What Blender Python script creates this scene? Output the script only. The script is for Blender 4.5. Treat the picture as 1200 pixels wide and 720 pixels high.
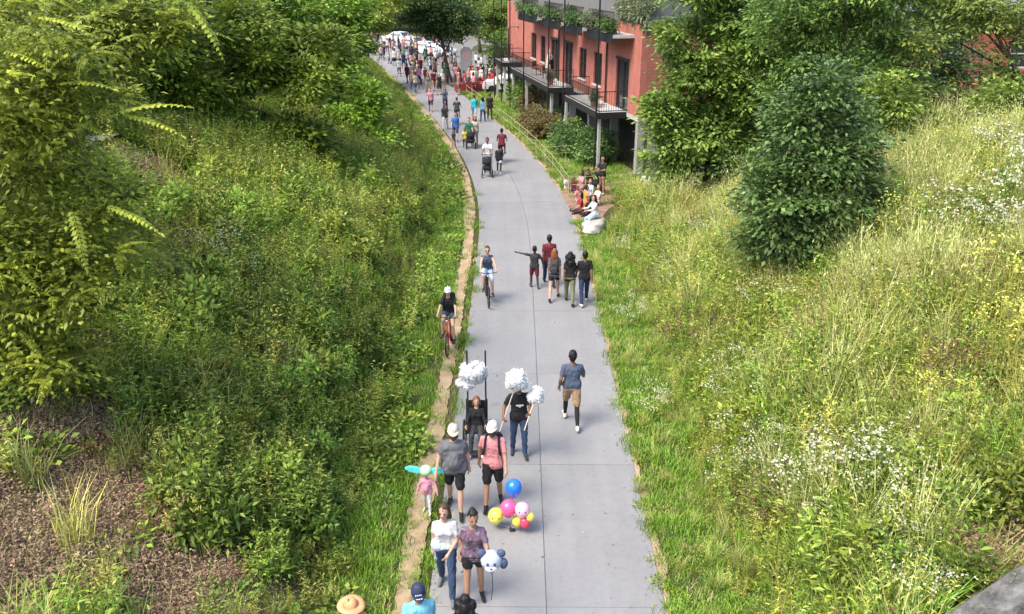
import bpy, bmesh, math, random
import numpy as np
from mathutils import Vector, Matrix

# ---------------------------------------------------------------- camera, sky, sun, exposure
sc = bpy.context.scene
for o in list(bpy.data.objects):
    bpy.data.objects.remove(o)
COL = sc.collection
H_CAM, FPX, HORIZON = 10.0, 1000.0, -40.0
PITCH = math.atan((360 - HORIZON) / FPX)
cam_data = bpy.data.cameras.new('camera')
cam = bpy.data.objects.new('camera', cam_data)
COL.objects.link(cam)
cam.location = (0, 0, H_CAM)
cam.rotation_euler = (math.pi / 2 - PITCH, 0, 0)
cam_data.sensor_width = 36.0
cam_data.lens = 36.0 * FPX / 1200.0
cam_data.clip_start = 0.1
cam_data.clip_end = 3000
sc.camera = cam

SUN_ELEV, SUN_AZ = math.radians(57), math.radians(238)   # azimuth clockwise from +Y
world = bpy.data.worlds.new('World')
sc.world = world
world.use_nodes = True
wn = world.node_tree
wn.nodes.clear()
sky = wn.nodes.new('ShaderNodeTexSky')
sky.sky_type = 'NISHITA'
sky.sun_disc = False
sky.sun_elevation = SUN_ELEV
sky.sun_rotation = SUN_AZ
sky.dust_density = 3.0
bg = wn.nodes.new('ShaderNodeBackground')
bg.inputs[1].default_value = 0.135
wo = wn.nodes.new('ShaderNodeOutputWorld')
wn.links.new(sky.outputs[0], bg.inputs[0])
wn.links.new(bg.outputs[0], wo.inputs[0])
sun_d = bpy.data.lights.new('sun', 'SUN')
sun_d.energy = 1.5
sun_d.angle = math.radians(28)
sun_d.color = (1.0, 0.93, 0.80)
sun = bpy.data.objects.new('sun', sun_d)
COL.objects.link(sun)
sd = Vector((math.sin(SUN_AZ) * math.cos(SUN_ELEV), math.cos(SUN_AZ) * math.cos(SUN_ELEV), math.sin(SUN_ELEV)))
sun.rotation_euler = sd.to_track_quat('Z', 'Y').to_euler()
sun.location = sd * 60
sc.view_settings.view_transform = 'Standard'
sc.view_settings.look = 'None'
sc.view_settings.gamma = 1.0
sc.view_settings.exposure = 1.66
sc.view_settings.use_curve_mapping = False
sc.cycles.max_bounces = 5
sc.cycles.diffuse_bounces = 2
sc.cycles.transmission_bounces = 4
sc.cycles.transparent_max_bounces = 6
sc.cycles.sample_clamp_indirect = 8.0

# ---------------------------------------------------------------- pixel <-> world
CP, SP = math.cos(PITCH), math.sin(PITCH)
def pix_dir(px, py):
    u, v = (px - 600) / FPX, (py - 360) / FPX
    return np.array([u, CP - v * SP, -SP - v * CP])
def at_z(px, py, z=0.0):
    d = pix_dir(px, py)
    t = (z - H_CAM) / d[2]
    return np.array([d[0] * t, d[1] * t, z])
def at_depth(px, py, Y):
    d = pix_dir(px, py)
    t = Y / d[1]
    return np.array([d[0] * t, Y, H_CAM + d[2] * t])
def project(p):
    x, y, z = p[0], p[1], p[2] - H_CAM
    zc = y * CP - z * SP
    yc = -y * SP - z * CP
    return 600 + FPX * x / zc, 360 + FPX * yc / zc, zc

# ---------------------------------------------------------------- path centre line and terrain
_cy = np.array([-40, 0, 11.6, 20.7, 33.4, 38.5, 43.9, 50.9, 57.4, 62, 74.4, 88.6, 109.7, 136, 180, 400.])
_cx = np.array([.5, .5, .58, .67, .72, .45, -.15, -1.3, -2.7, -3.75, -6.6, -10.3, -16.2, -24.2, -38, -110.])
_yy = np.arange(-40, 400, .5)
_xx = np.interp(_yy, _cy, _cx)
_k = np.exp(-.5 * (np.arange(-12, 13) / 5.0) ** 2); _k /= _k.sum()
_xx = np.convolve(np.pad(_xx, 12, mode='edge'), _k, mode='valid')
_sl = np.gradient(_xx, .5)
def cx(y): return np.interp(y, _yy, _xx)
def cslope(y): return np.interp(y, _yy, _sl)
def lateral(x, y):
    return (x - cx(y)) / np.sqrt(1 + cslope(y) ** 2)
def wav(x, y, s=1.0, ph=0.0):
    return (np.sin(x * 1.3 * s + ph + 1.7 * np.sin(y * .7 * s + ph)) + np.sin(y * 1.1 * s - ph + 1.3 * np.sin(x * .9 * s + 2 * ph))) * .5
def sstep(a, b, t):
    t = np.clip((t - a) / (b - a), 0, 1)
    return t * t * (3 - 2 * t)
def softmin(a, b, k=.7):
    h = np.clip(.5 + .5 * (b - a) / k, 0, 1)
    return b * (1 - h) + a * h - k * h * (1 - h)
def terrain(x, y):
    x = np.asarray(x, float); y = np.asarray(y, float)
    d = lateral(x, y)
    r = d - 2.0
    l = -d - 2.0
    r0 = np.interp(y, [0, 25, 33, 40, 60], [1.1, 1.3, 4.2, 9, 9])
    top_r = np.interp(y, [-40, 24, 31, 38, 60, 120], [5.8, 5.2, 3.3, 1.4, .6, 0.])
    zr = softmin(.5 * np.maximum(r - r0, 0), top_r) * sstep(0, 1.2, r - r0)
    l0 = np.interp(y, [0, 40, 70, 120], [1.6, 1.5, 1.1, 1.2])
    top_l = np.interp(y, [-40, 30, 60, 90, 130, 200], [6.6, 5.6, 3.8, 2.2, .3, 0.])
    zl = softmin(.5 * np.maximum(l - l0, 0), top_l) * sstep(0, 1.2, l - l0)
    z = np.where(d > 0, zr, zl)
    b = np.where(d > 0, sstep(.8, 3, r - r0 + .8), sstep(.8, 3, l - l0 + .8))
    far = np.clip(1 - (np.hypot(x, y) - 60) / 80, 0, 1)
    return z + b * far * (.16 * wav(x, y, .8) + .06 * wav(x, y, 2.3, 1.1))
def ground(px, py):
    d = pix_dir(px, py)
    t = np.arange(6, 260, .05)
    P = d[None, :] * t[:, None]
    z = P[:, 2] + H_CAM
    hit = np.nonzero(z < terrain(P[:, 0], P[:, 1]))[0]
    i = hit[0] if len(hit) else len(t) - 1
    return np.array([P[i, 0], P[i, 1], float(terrain(P[i, 0], P[i, 1]))])

# ---------------------------------------------------------------- materials
MATS = {}
def nt(name):
    m = bpy.data.materials.new(name); m.use_nodes = True
    n = m.node_tree; n.nodes.clear()
    out = n.nodes.new('ShaderNodeOutputMaterial')
    return m, n, out
def N(n, t, **kw):
    a = n.nodes.new(t)
    for k, v in kw.items():
        if hasattr(a, k): setattr(a, k, v)
    return a
def noise(n, scale, detail=4, rough=.6, vec=None):
    a = N(n, 'ShaderNodeTexNoise'); a.inputs['Scale'].default_value = scale
    a.inputs['Detail'].default_value = detail; a.inputs['Roughness'].default_value = rough
    if vec is not None: n.links.new(vec, a.inputs['Vector'])
    return a
def ramp(n, fac, stops):
    r = N(n, 'ShaderNodeValToRGB')
    e = r.color_ramp.elements
    while len(e) < len(stops): e.new(.5)
    for i, (p, c) in enumerate(stops):
        e[i].position = p; e[i].color = (*c, 1)
    n.links.new(fac, r.inputs[0])
    return r
def simple(name, col, rough=.7, var=.15, scale=12, bump=.0, metal=0, spec=.3, emit=None):
    """plain colour broken up by object-space noise, with fine relief"""
    if name in MATS: return MATS[name]
    m, n, out = nt(name)
    p = N(n, 'ShaderNodeBsdfPrincipled')
    tc = N(n, 'ShaderNodeTexCoord')
    a = noise(n, scale, 5, .65, tc.outputs['Object'])
    lo = tuple(c * (1 - var) for c in col); hi = tuple(min(1, c * (1 + var)) for c in col)
    r = ramp(n, a.outputs[0], [(.3, lo), (.7, hi)])
    n.links.new(r.outputs[0], p.inputs['Base Color'])
    p.inputs['Roughness'].default_value = rough; p.inputs['Metallic'].default_value = metal
    p.inputs['Specular IOR Level'].default_value = spec
    if bump:
        b = N(n, 'ShaderNodeBump'); b.inputs['Strength'].default_value = bump; b.inputs['Distance'].default_value = .02
        n.links.new(a.outputs[0], b.inputs['Height']); n.links.new(b.outputs[0], p.inputs['Normal'])
    n.links.new(p.outputs[0], out.inputs[0])
    MATS[name] = m
    return m
def leafmat(name, c0, c1, transl=.3, rough=.5, hue_var=.25, patch=.0, c2=None):
    """leaf: colour runs c0-c1 by the piece's own tint, brightness differs from plant to plant"""
    if name in MATS: return MATS[name]
    m, n, out = nt(name)
    at = N(n, 'ShaderNodeAttribute'); at.attribute_name = 'tint'
    stops = [(0, c0), (1, c1)] if c2 is None else [(0, c0), (.8, c1), (1, c2)]
    r = ramp(n, at.outputs['Fac'], stops)
    oi = N(n, 'ShaderNodeObjectInfo')
    mr = N(n, 'ShaderNodeMapRange'); mr.inputs['To Min'].default_value = 1 - hue_var; mr.inputs['To Max'].default_value = 1 + hue_var
    n.links.new(oi.outputs['Random'], mr.inputs['Value'])
    hs = N(n, 'ShaderNodeHueSaturation')
    n.links.new(r.outputs[0], hs.inputs['Color']); n.links.new(mr.outputs[0], hs.inputs['Value'])
    mr2 = N(n, 'ShaderNodeMapRange'); mr2.inputs['To Min'].default_value = .5 - .014 * hue_var / .25; mr2.inputs['To Max'].default_value = .5 + .02 * hue_var / .25
    ml = N(n, 'ShaderNodeMath', operation='FRACT'); mm = N(n, 'ShaderNodeMath', operation='MULTIPLY'); mm.inputs[1].default_value = 7.31
    n.links.new(oi.outputs['Random'], mm.inputs[0]); n.links.new(mm.outputs[0], ml.inputs[0]); n.links.new(ml.outputs[0], mr2.inputs['Value'])
    n.links.new(mr2.outputs[0], hs.inputs['Hue'])
    p = N(n, 'ShaderNodeBsdfPrincipled')
    p.inputs['Roughness'].default_value = rough; p.inputs['Specular IOR Level'].default_value = .35
    n.links.new(hs.outputs[0], p.inputs['Base Color'])
    t = N(n, 'ShaderNodeBsdfTranslucent')
    n.links.new(hs.outputs[0], t.inputs['Color'])
    mx = N(n, 'ShaderNodeMixShader'); mx.inputs[0].default_value = transl
    n.links.new(p.outputs[0], mx.inputs[1]); n.links.new(t.outputs[0], mx.inputs[2])
    n.links.new(mx.outputs[0], out.inputs[0])
    MATS[name] = m
    return m

# ---------------------------------------------------------------- mesh helpers
rng = np.random.default_rng(7)
random.seed(7)
class MB:
    """collects shapes and links them as ONE mesh object"""
    def __init__(s): s.v = []; s.f = []; s.m = []; s.n = 0; s.t = []
    def add(s, verts, faces, mat=0, tint=None):
        verts = np.asarray(verts, float)
        s.v.append(verts)
        for i, f in enumerate(faces):
            s.f.append(tuple(int(k) + s.n for k in f)); s.m.append(mat)
            s.t.append(random.random() if tint is None else tint)
        s.n += len(verts)
        return s
    def box(s, c, size, mat=0, rz=0.0, M=None, bev=0.0):
        hx, hy, hz = [k / 2 for k in size]
        b = min(bev, hx * .9, hy * .9, hz * .9)
        if b <= 0:
            P = np.array([[x, y, z] for z in (-hz, hz) for y in (-hy, hy) for x in (-hx, hx)])
            F = [(0, 2, 3, 1), (4, 5, 7, 6), (0, 1, 5, 4), (2, 6, 7, 3), (0, 4, 6, 2), (1, 3, 7, 5)]
        else:
            ring = lambda z, i: [[-hx + i, -hy + b, z], [-hx + b, -hy + i, z], [hx - b, -hy + i, z], [hx - i, -hy + b, z], [hx - i, hy - b, z], [hx - b, hy - i, z], [-hx + b, hy - i, z], [-hx + i, hy - b, z]]
            P = np.array(ring(-hz, b * .9) + ring(-hz + b, 0) + ring(hz - b, 0) + ring(hz, b * .9))
            F = [tuple(range(7, -1, -1)), tuple(range(24, 32))]
            for k in range(3):
                for j in range(8):
                    F.append((k * 8 + j, k * 8 + (j + 1) % 8, k * 8 + 8 + (j + 1) % 8, k * 8 + 8 + j))
        if M is not None:
            P = (np.array(M.to_3x3()) @ P.T).T + np.array(M.translation)
        if rz:
            c_, s_ = math.cos(rz), math.sin(rz)
            P = P @ np.array([[c_, s_, 0], [-s_, c_, 0], [0, 0, 1]])
        return s.add(P + np.asarray(c, float), F, mat)
    def tube(s, pts, radii, n=8, mat=0, caps=True, tint=None):
        pts = [np.asarray(p, float) for p in pts]
        if np.isscalar(radii): radii = [radii] * len(pts)
        V = []; F = []
        prev = None
        for i, p in enumerate(pts):
            d = (pts[min(i + 1, len(pts) - 1)] - pts[max(i - 1, 0)]); d = d / (np.linalg.norm(d) + 1e-9)
            if prev is None:
                a = np.cross(d, [0, 0, 1.]) if abs(d[2]) < .9 else np.cross(d, [1., 0, 0])
            else:
                a = prev - d * np.dot(prev, d)
            a = a / (np.linalg.norm(a) + 1e-9); prev = a
            b = np.cross(d, a)
            for k in range(n):
                t = 2 * math.pi * k / n
                V.append(p + radii[i] * (a * math.cos(t) + b * math.sin(t)))
        for i in range(len(pts) - 1):
            for k in range(n):
                F.append((i * n + k, i * n + (k + 1) % n, (i + 1) * n + (k + 1) % n, (i + 1) * n + k))
        if caps:
            F.append(tuple(range(n - 1, -1, -1))); F.append(tuple((len(pts) - 1) * n + k for k in range(n)))
        return s.add(V, F, mat, tint)
    def ball(s, c, r, mat=0, nu=12, nv=8, jitter=0.0, seed=0, zmin=-9):
        rr = np.random.default_rng(seed)
        r = np.array([r, r, r] if np.isscalar(r) else r, float)
        V = []; F = []
        V.append([0, 0, 1])
        for i in range(1, nv):
            th = math.pi * i / nv
            for k in range(nu):
                ph = 2 * math.pi * k / nu
                V.append([math.sin(th) * math.cos(ph), math.sin(th) * math.sin(ph), math.cos(th)])
        V.append([0, 0, -1])
        V = np.array(V)
        if jitter: V = V * (1 + jitter * rr.standard_normal((len(V), 1)))
        V[:, 2] = np.maximum(V[:, 2], zmin)
        for k in range(nu): F.append((0, 1 + k, 1 + (k + 1) % nu))
        for i in range(nv - 2):
            for k in range(nu):
                a = 1 + i * nu + k; b = 1 + i * nu + (k + 1) % nu
                F.append((a, a + nu, b + nu, b))
        last = len(V) - 1
        for k in range(nu): F.append((last, 1 + (nv - 2) * nu + (k + 1) % nu, 1 + (nv - 2) * nu + k))
        return s.add(V * r + np.asarray(c, float), F, mat)
    def mesh(s, name, mats, smooth=True, tint=False):
        me = bpy.data.meshes.new(name)
        me.from_pydata(np.concatenate(s.v).tolist() if s.v else [], [], s.f)
        for m in (mats if isinstance(mats, (list, tuple)) else [mats]): me.materials.append(m)
        me.polygons.foreach_set('material_index', np.array(s.m, np.int32))
        me.polygons.foreach_set('use_smooth', np.full(len(s.f), smooth))
        if tint:
            at = me.attributes.new('tint', 'FLOAT', 'FACE'); at.data.foreach_set('value', np.array(s.t, np.float32))
        me.update()
        return me
    def build(s, name, mats, parent=None, smooth=True, tint=False, angle=40):
        me = s.mesh(name, mats, smooth, tint)
        if smooth and angle:
            try: me.set_sharp_from_angle(angle=math.radians(angle))
            except Exception: pass
        return link(name, me, parent)
def link(name, data, parent=None, loc=None):
    o = bpy.data.objects.new(name, data); COL.objects.link(o)
    if parent is not None: o.parent = parent
    if loc is not None: o.location = loc
    return o
def tag(o, label=None, cat=None, group=None, kind=None):
    if label: o['label'] = label
    if cat: o['category'] = cat
    if group: o['group'] = group
    if kind: o['kind'] = kind
    return o
def empty(name, loc, rz=0.0, label=None, cat=None, group=None):
    o = link(name, None, None, loc); o.rotation_euler = (0, 0, rz); o.empty_display_size = .2
    return tag(o, label, cat, group)
KIDS = {}
def copy_tree(o, parent=None):
    c = o.copy(); COL.objects.link(c); c.parent = parent
    for ch in list(o.children): copy_tree(ch, c)
    return c
def quads_mesh(name, P, tint, mats, midx=None):
    """P: (n,4,3) quads -> mesh with per-face tint, fast"""
    n = len(P)
    me = bpy.data.meshes.new(name)
    me.vertices.add(n * 4); me.loops.add(n * 4); me.polygons.add(n)
    me.vertices.foreach_set('co', np.ascontiguousarray(P, np.float32).reshape(-1))
    me.loops.foreach_set('vertex_index', np.arange(n * 4, dtype=np.int32))
    me.polygons.foreach_set('loop_start', np.arange(0, n * 4, 4, dtype=np.int32))
    for m in (mats if isinstance(mats, (list, tuple)) else [mats]): me.materials.append(m)
    if midx is not None: me.polygons.foreach_set('material_index', np.asarray(midx, np.int32))
    at = me.attributes.new('tint', 'FLOAT', 'FACE'); at.data.foreach_set('value', np.asarray(tint, np.float32))
    me.update(calc_edges=True)
    return me
def unit(a): return a / (np.linalg.norm(a, axis=-1, keepdims=True) + 1e-9)
def leaves(pos, axis, L, W, r, roll=None, sag=.15):
    """diamond-shaped leaf per row: base pos, pointing along axis"""
    n = len(pos); axis = unit(axis)
    up = np.tile([0, 0, 1.], (n, 1)) + r.normal(0, .45, (n, 3))
    side = unit(np.cross(axis, up))
    L = np.broadcast_to(np.asarray(L, float), (n,))[:, None]; W = np.broadcast_to(np.asarray(W, float), (n,))[:, None]
    tip = pos + axis * L; tip = tip - np.array([0, 0, 1]) * L * sag
    mid = pos + axis * L * .45
    return np.stack([pos, mid + side * W * .5, tip, mid - side * W * .5], 1)
# ================================================================ ground
def make_ground():
    xs = np.concatenate([np.arange(-400, -60, 20), np.arange(-60, -24, 3), np.arange(-24, 24, .45), np.arange(24, 60, 3), np.arange(60, 401, 20)])
    ys = np.concatenate([np.arange(-60, 0, 6), np.arange(0, 48, .45), np.arange(48, 90, 1.0), np.arange(90, 200, 4), np.arange(200, 1000, 40)])
    X, Y = np.meshgrid(xs, ys)
    Z = terrain(X, Y)
    Z -= .03 * (np.abs(lateral(X, Y)) < 2.3)      # bed for the path slabs
    nx, ny = len(xs), len(ys)
    V = np.stack([X, Y, Z], -1).reshape(-1, 3)
    F = [(j * nx + i, j * nx + i + 1, (j + 1) * nx + i + 1, (j + 1) * nx + i) for j in range(ny - 1) for i in range(nx - 1)]
    me = bpy.data.meshes.new('ground')
    me.from_pydata(V.tolist(), [], F)
    me.polygons.foreach_set('use_smooth', np.ones(len(F), bool))
    # bare bark-litter patches: a property of the place
    x, y = V[:, 0], V[:, 1]
    d = lateral(x, y)
    litter = sstep(5.0, 6.3, -d + 1.1 * wav(x, y, 1.1)) * (1 - sstep(12.4, 14.6, y + .25 * (-d) * 0 + .8 * wav(x, y, .9, 2)))
    litter = np.maximum(litter, sstep(.2, .8, wav(x, y, .55, 3)) * (d < -2) * .5 * (y < 30))
    litter = np.maximum(litter, sstep(5.2, 6.4, d) * (1 - sstep(11.5, 12.5, y + .6 * wav(x, y, 1.3))))
    litter = np.maximum(litter, (1 - sstep(1.2, 2.4, np.hypot((x + 11.6) / 1.3, y - 25.2))) * 1.0)
    lawn = (d > 2) * sstep(36, 39, y) * (1 - sstep(100, 120, y))
    a = me.attributes.new('litter', 'FLOAT', 'POINT'); a.data.foreach_set('value', litter.astype(np.float32))
    a = me.attributes.new('lawn', 'FLOAT', 'POINT'); a.data.foreach_set('value', lawn.astype(np.float32))
    m, n, out = nt('soil_and_thatch')
    g = N(n, 'ShaderNodeNewGeometry')
    n1 = noise(n, .9, 6, .7, g.outputs['Position']); n2 = noise(n, 14, 5, .75, g.outputs['Position'])
    base = ramp(n, n2.outputs[0], [(.3, (.025, .03, .012)), (.55, (.07, .075, .025)), (.75, (.16, .13, .06))])
    mul = ramp(n, n2.outputs[0], [(.3, (.07, .045, .027)), (.5, (.19, .125, .08)), (.72, (.34, .24, .16))])
    law = ramp(n, n2.outputs[0], [(.3, (.08, .095, .03)), (.6, (.15, .16, .055)), (.8, (.23, .21, .09))])
    a1 = N(n, 'ShaderNodeAttribute'); a1.attribute_name = 'litter'
    a2 = N(n, 'ShaderNodeAttribute'); a2.attribute_name = 'lawn'
    m1 = N(n, 'ShaderNodeMix', data_type='RGBA'); m2 = N(n, 'ShaderNodeMix', data_type='RGBA')
    n.links.new(a1.outputs['Fac'], m1.inputs[0]); n.links.new(base.outputs[0], m1.inputs[6]); n.links.new(mul.outputs[0], m1.inputs[7])
    n.links.new(a2.outputs['Fac'], m2.inputs[0]); n.links.new(m1.outputs[2], m2.inputs[6]); n.links.new(law.outputs[0], m2.inputs[7])
    p = N(n, 'ShaderNodeBsdfPrincipled'); p.inputs['Roughness'].default_value = .95; p.inputs['Specular IOR Level'].default_value = .1
    n.links.new(m2.outputs[2], p.inputs['Base Color'])
    b = N(n, 'ShaderNodeBump'); b.inputs['Strength'].default_value = .8; b.inputs['Distance'].default_value = .05
    n.links.new(n2.outputs[0], b.inputs['Height']); n.links.new(b.outputs[0], p.inputs['Normal'])
    n.links.new(p.outputs[0], out.inputs[0])
    me.materials.append(m)
    tag(link('ground', me), kind='structure')
make_ground()

# ================================================================ concrete path: slabs on a dark bed
def path_pt(y, off):
    s = cslope(y); c = 1 / math.sqrt(1 + s * s)
    return np.array([cx(y) + off * c, y - off * s * c, 0.0])
def concrete_mat():
    m, n, out = nt('brushed_concrete')
    g = N(n, 'ShaderNodeNewGeometry')
    oi = N(n, 'ShaderNodeObjectInfo')
    n1 = noise(n, .6, 5, .6, g.outputs['Position']); n2 = noise(n, 9, 6, .7, g.outputs['Position']); n3 = noise(n, 60, 3, .6, g.outputs['Position'])
    r1 = ramp(n, n1.outputs[0], [(.3, (.222, .221, .224)), (.7, (.256, .255, .258))])
    r2 = ramp(n, n2.outputs[0], [(.30, (.86, .855, .85)), (.45, (.95, .95, .95)), (.65, (1, 1, 1))])
    r3 = ramp(n, oi.outputs['Random'], [(0, (.91, .91, .915)), (.5, (.96, .96, .96)), (1, (1.0, 1.0, .99))])
    mu = N(n, 'ShaderNodeMix', data_type='RGBA', blend_type='MULTIPLY'); mu.inputs[0].default_value = 1
    mv = N(n, 'ShaderNodeMix', data_type='RGBA', blend_type='MULTIPLY'); mv.inputs[0].default_value = 1
    n.links.new(r1.outputs[0], mu.inputs[6]); n.links.new(r2.outputs[0], mu.inputs[7])
    n.links.new(mu.outputs[2], mv.inputs[6]); n.links.new(r3.outputs[0], mv.inputs[7])
    mp = N(n, 'ShaderNodeMapping'); mp.inputs['Scale'].default_value = (2.2, .10, 1); n.links.new(g.outputs['Position'], mp.inputs[0])
    n4 = noise(n, 1.0, 4, .6, mp.outputs[0])                         # long wheel and foot wear along the path
    r4 = ramp(n, n4.outputs[0], [(.38, (.94, .94, .94)), (.62, (1, 1, 1))])
    n5 = noise(n, 1.7, 2, .5, g.outputs['Position']); r5 = ramp(n, n5.outputs[0], [(.70, (1, 1, 1)), (.76, (.86, .85, .84))])   # odd spill stains
    mw = N(n, 'ShaderNodeMix', data_type='RGBA', blend_type='MULTIPLY'); mw.inputs[0].default_value = 1
    mx5 = N(n, 'ShaderNodeMix', data_type='RGBA', blend_type='MULTIPLY'); mx5.inputs[0].default_value = 1
    n.links.new(mv.outputs[2], mw.inputs[6]); n.links.new(r4.outputs[0], mw.inputs[7]); n.links.new(mw.outputs[2], mx5.inputs[6]); n.links.new(r5.outputs[0], mx5.inputs[7])
    p = N(n, 'ShaderNodeBsdfPrincipled'); p.inputs['Roughness'].default_value = .8; p.inputs['Specular IOR Level'].default_value = .25
    n.links.new(mx5.outputs[2], p.inputs['Base Color'])
    b = N(n, 'ShaderNodeBump'); b.inputs['Strength'].default_value = .25; b.inputs['Distance'].default_value = .01
    n.links.new(n3.outputs[0], b.inputs['Height']); n.links.new(b.outputs[0], p.inputs['Normal'])
    n.links.new(p.outputs[0], out.inputs[0])
    return m
M_CONC = concrete_mat()
M_JOINT = simple('joint_dirt', (.24, .235, .23), .95, .3, 20)
def strip(name, y0, y1, o0, o1, z, mat, step=1.0, jit=0.0, parent=None, thick=0.0):
    ys = np.linspace(y0, y1, max(2, int((y1 - y0) / step) + 1))
    V = []; F = []
    for k, y in enumerate(ys):
        a = path_pt(y, (o0(y) if callable(o0) else o0)); b = path_pt(y, (o1(y) if callable(o1) else o1))
        V += [[a[0], a[1], z], [b[0], b[1], z]]
        if k: F.append((2 * k - 2, 2 * k - 1, 2 * k + 1, 2 * k))
    mb = MB(); mb.add(V, F)
    return mb.build(name, mat, parent, smooth=False)
path = tag(strip('path', -6, 138, -2.0, 2.0, .004, M_JOINT, 1.0), kind='structure')
def slab(y0, y1, o0, o1):
    g = .005
    ys = np.linspace(y0 + g, y1 - g, 4)
    V = []; F = []
    zt, zb = .03 + rng.normal(0, .0012), .0
    b = .008
    for y in ys:
        for (o, z) in ((o0 + g, zb), (o0 + g, zt - b), (o0 + g + b, zt), (o1 - g - b, zt), (o1 - g, zt - b), (o1 - g, zb)):
            q = path_pt(y, o); V.append([q[0], q[1], z])
    for k in range(3):
        for j in range(5): F.append((k * 6 + j, k * 6 + j + 1, k * 6 + j + 7, k * 6 + j + 6))
    F.append((0, 1, 2, 3, 4, 5)); F.append((23, 22, 21, 20, 19, 18))
    mb = MB(); mb.add(V, F); mb.build('slab', M_CONC, path, smooth=False)
y = -6.2
while y < 136:
    slab(y, y + 4.4, -2.0, 0.0); slab(y, y + 4.4, 0.0, 2.0)
    y += 4.4

# worn dirt track along the path
def dirt_mat():
    m, n, out = nt('trodden_dirt')
    g = N(n, 'ShaderNodeNewGeometry')
    n1 = noise(n, 2.2, 6, .7, g.outputs['Position'])
    r = ramp(n, n1.outputs[0], [(.25, (.20, .14, .08)), (.5, (.34, .25, .155)), (.75, (.43, .34, .225))])
    p = N(n, 'ShaderNodeBsdfPrincipled'); p.inputs['Roughness'].default_value = .95; p.inputs['Specular IOR Level'].default_value = .1
    n.links.new(r.outputs[0], p.inputs['Base Color'])
    n3 = noise(n, 40, 4, .7, g.outputs['Position'])
    b = N(n, 'ShaderNodeBump'); b.inputs['Strength'].default_value = .5; b.inputs['Distance'].default_value = .03
    n.links.new(n3.outputs[0], b.inputs['Height']); n.links.new(b.outputs[0], p.inputs['Normal'])
    n.links.new(p.outputs[0], out.inputs[0])
    return m
M_DIRT = dirt_mat()
def tr_in(y): return -2.0 - np.interp(y, [0, 14, 24, 34, 45, 60, 90], [.20, .20, .21, .20, .10, .03, .0]) + .02 * math.sin(y * .9) + .015 * math.sin(y * 7.3 + 1) + .015 * math.sin(y * 17)
def tr_out(y): return -2.0 - np.interp(y, [0, 14, 24, 34, 45, 60, 90], [.60, .60, .60, .62, .58, .52, .45]) + .05 * math.sin(y * .6 + 2) + .02 * math.sin(y * 6.1) + .02 * math.sin(y * 15)
tag(strip('dirt_track', -4, 92, tr_out, tr_in, .012, M_DIRT, .1), kind='structure')
# pale crushed-stone verge on the other edge
tag(strip('gravel_verge', -4, 60, 1.99, lambda y: 2.13 + .05 * math.sin(y * 3.1) + .04 * math.sin(y * 7.7), .010, M_DIRT, .25), kind='structure')
# trodden patch where people sit
def patch(name, pix, z, mat):
    P = [at_z(px, py, z) for px, py in pix]
    mb = MB(); mb.add(P, [tuple(range(len(P)))]); return tag(mb.build(name, mat, None, smooth=False), kind='structure')
patch('bare_earth', [(655, 226), (700, 215), (745, 212), (790, 214), (775, 226), (735, 232), (712, 246), (700, 262), (690, 274), (684, 270), (672, 250)], .02,
      simple('picnic_earth', (.22, .14, .10), .95, .35, 3, .4))
# event plaza beside the far path
def plaza():
    pts = [path_pt(78, 2.15), path_pt(90, 2.15), path_pt(110, 2.15), path_pt(134, 2.15), np.array([10, 140, 0]), np.array([20, 112, 0]), np.array([6, 84, 0])]
    mb = MB(); mb.add([[p[0], p[1], .02] for p in pts], [tuple(range(len(pts)))])
    tag(mb.build('parking_pavement', simple('old_asphalt', (.16, .155, .15), .9, .25, 2, .1), None, smooth=False), kind='structure')
plaza()
# sidewalk at the top of the bank, seen between the branches
def sidewalk():
    A, B = ground(40, 196), ground(170, 128)
    mb = MB(); V = []; F = []
    for k in range(9):
        t = k / 8; c = A + (B - A) * t
        nrm = np.array([-(B - A)[1], (B - A)[0], 0]); nrm /= np.linalg.norm(nrm)
        for s in (-.75, .75):
            q = c + nrm * s; V.append([q[0], q[1], float(terrain(c[0], c[1])) + .12])
        if k: F.append((2 * k - 2, 2 * k - 1, 2 * k + 1, 2 * k))
    mb.add(V, F); tag(mb.build('sidewalk', M_CONC, None, smooth=False), kind='structure')
sidewalk()

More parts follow.
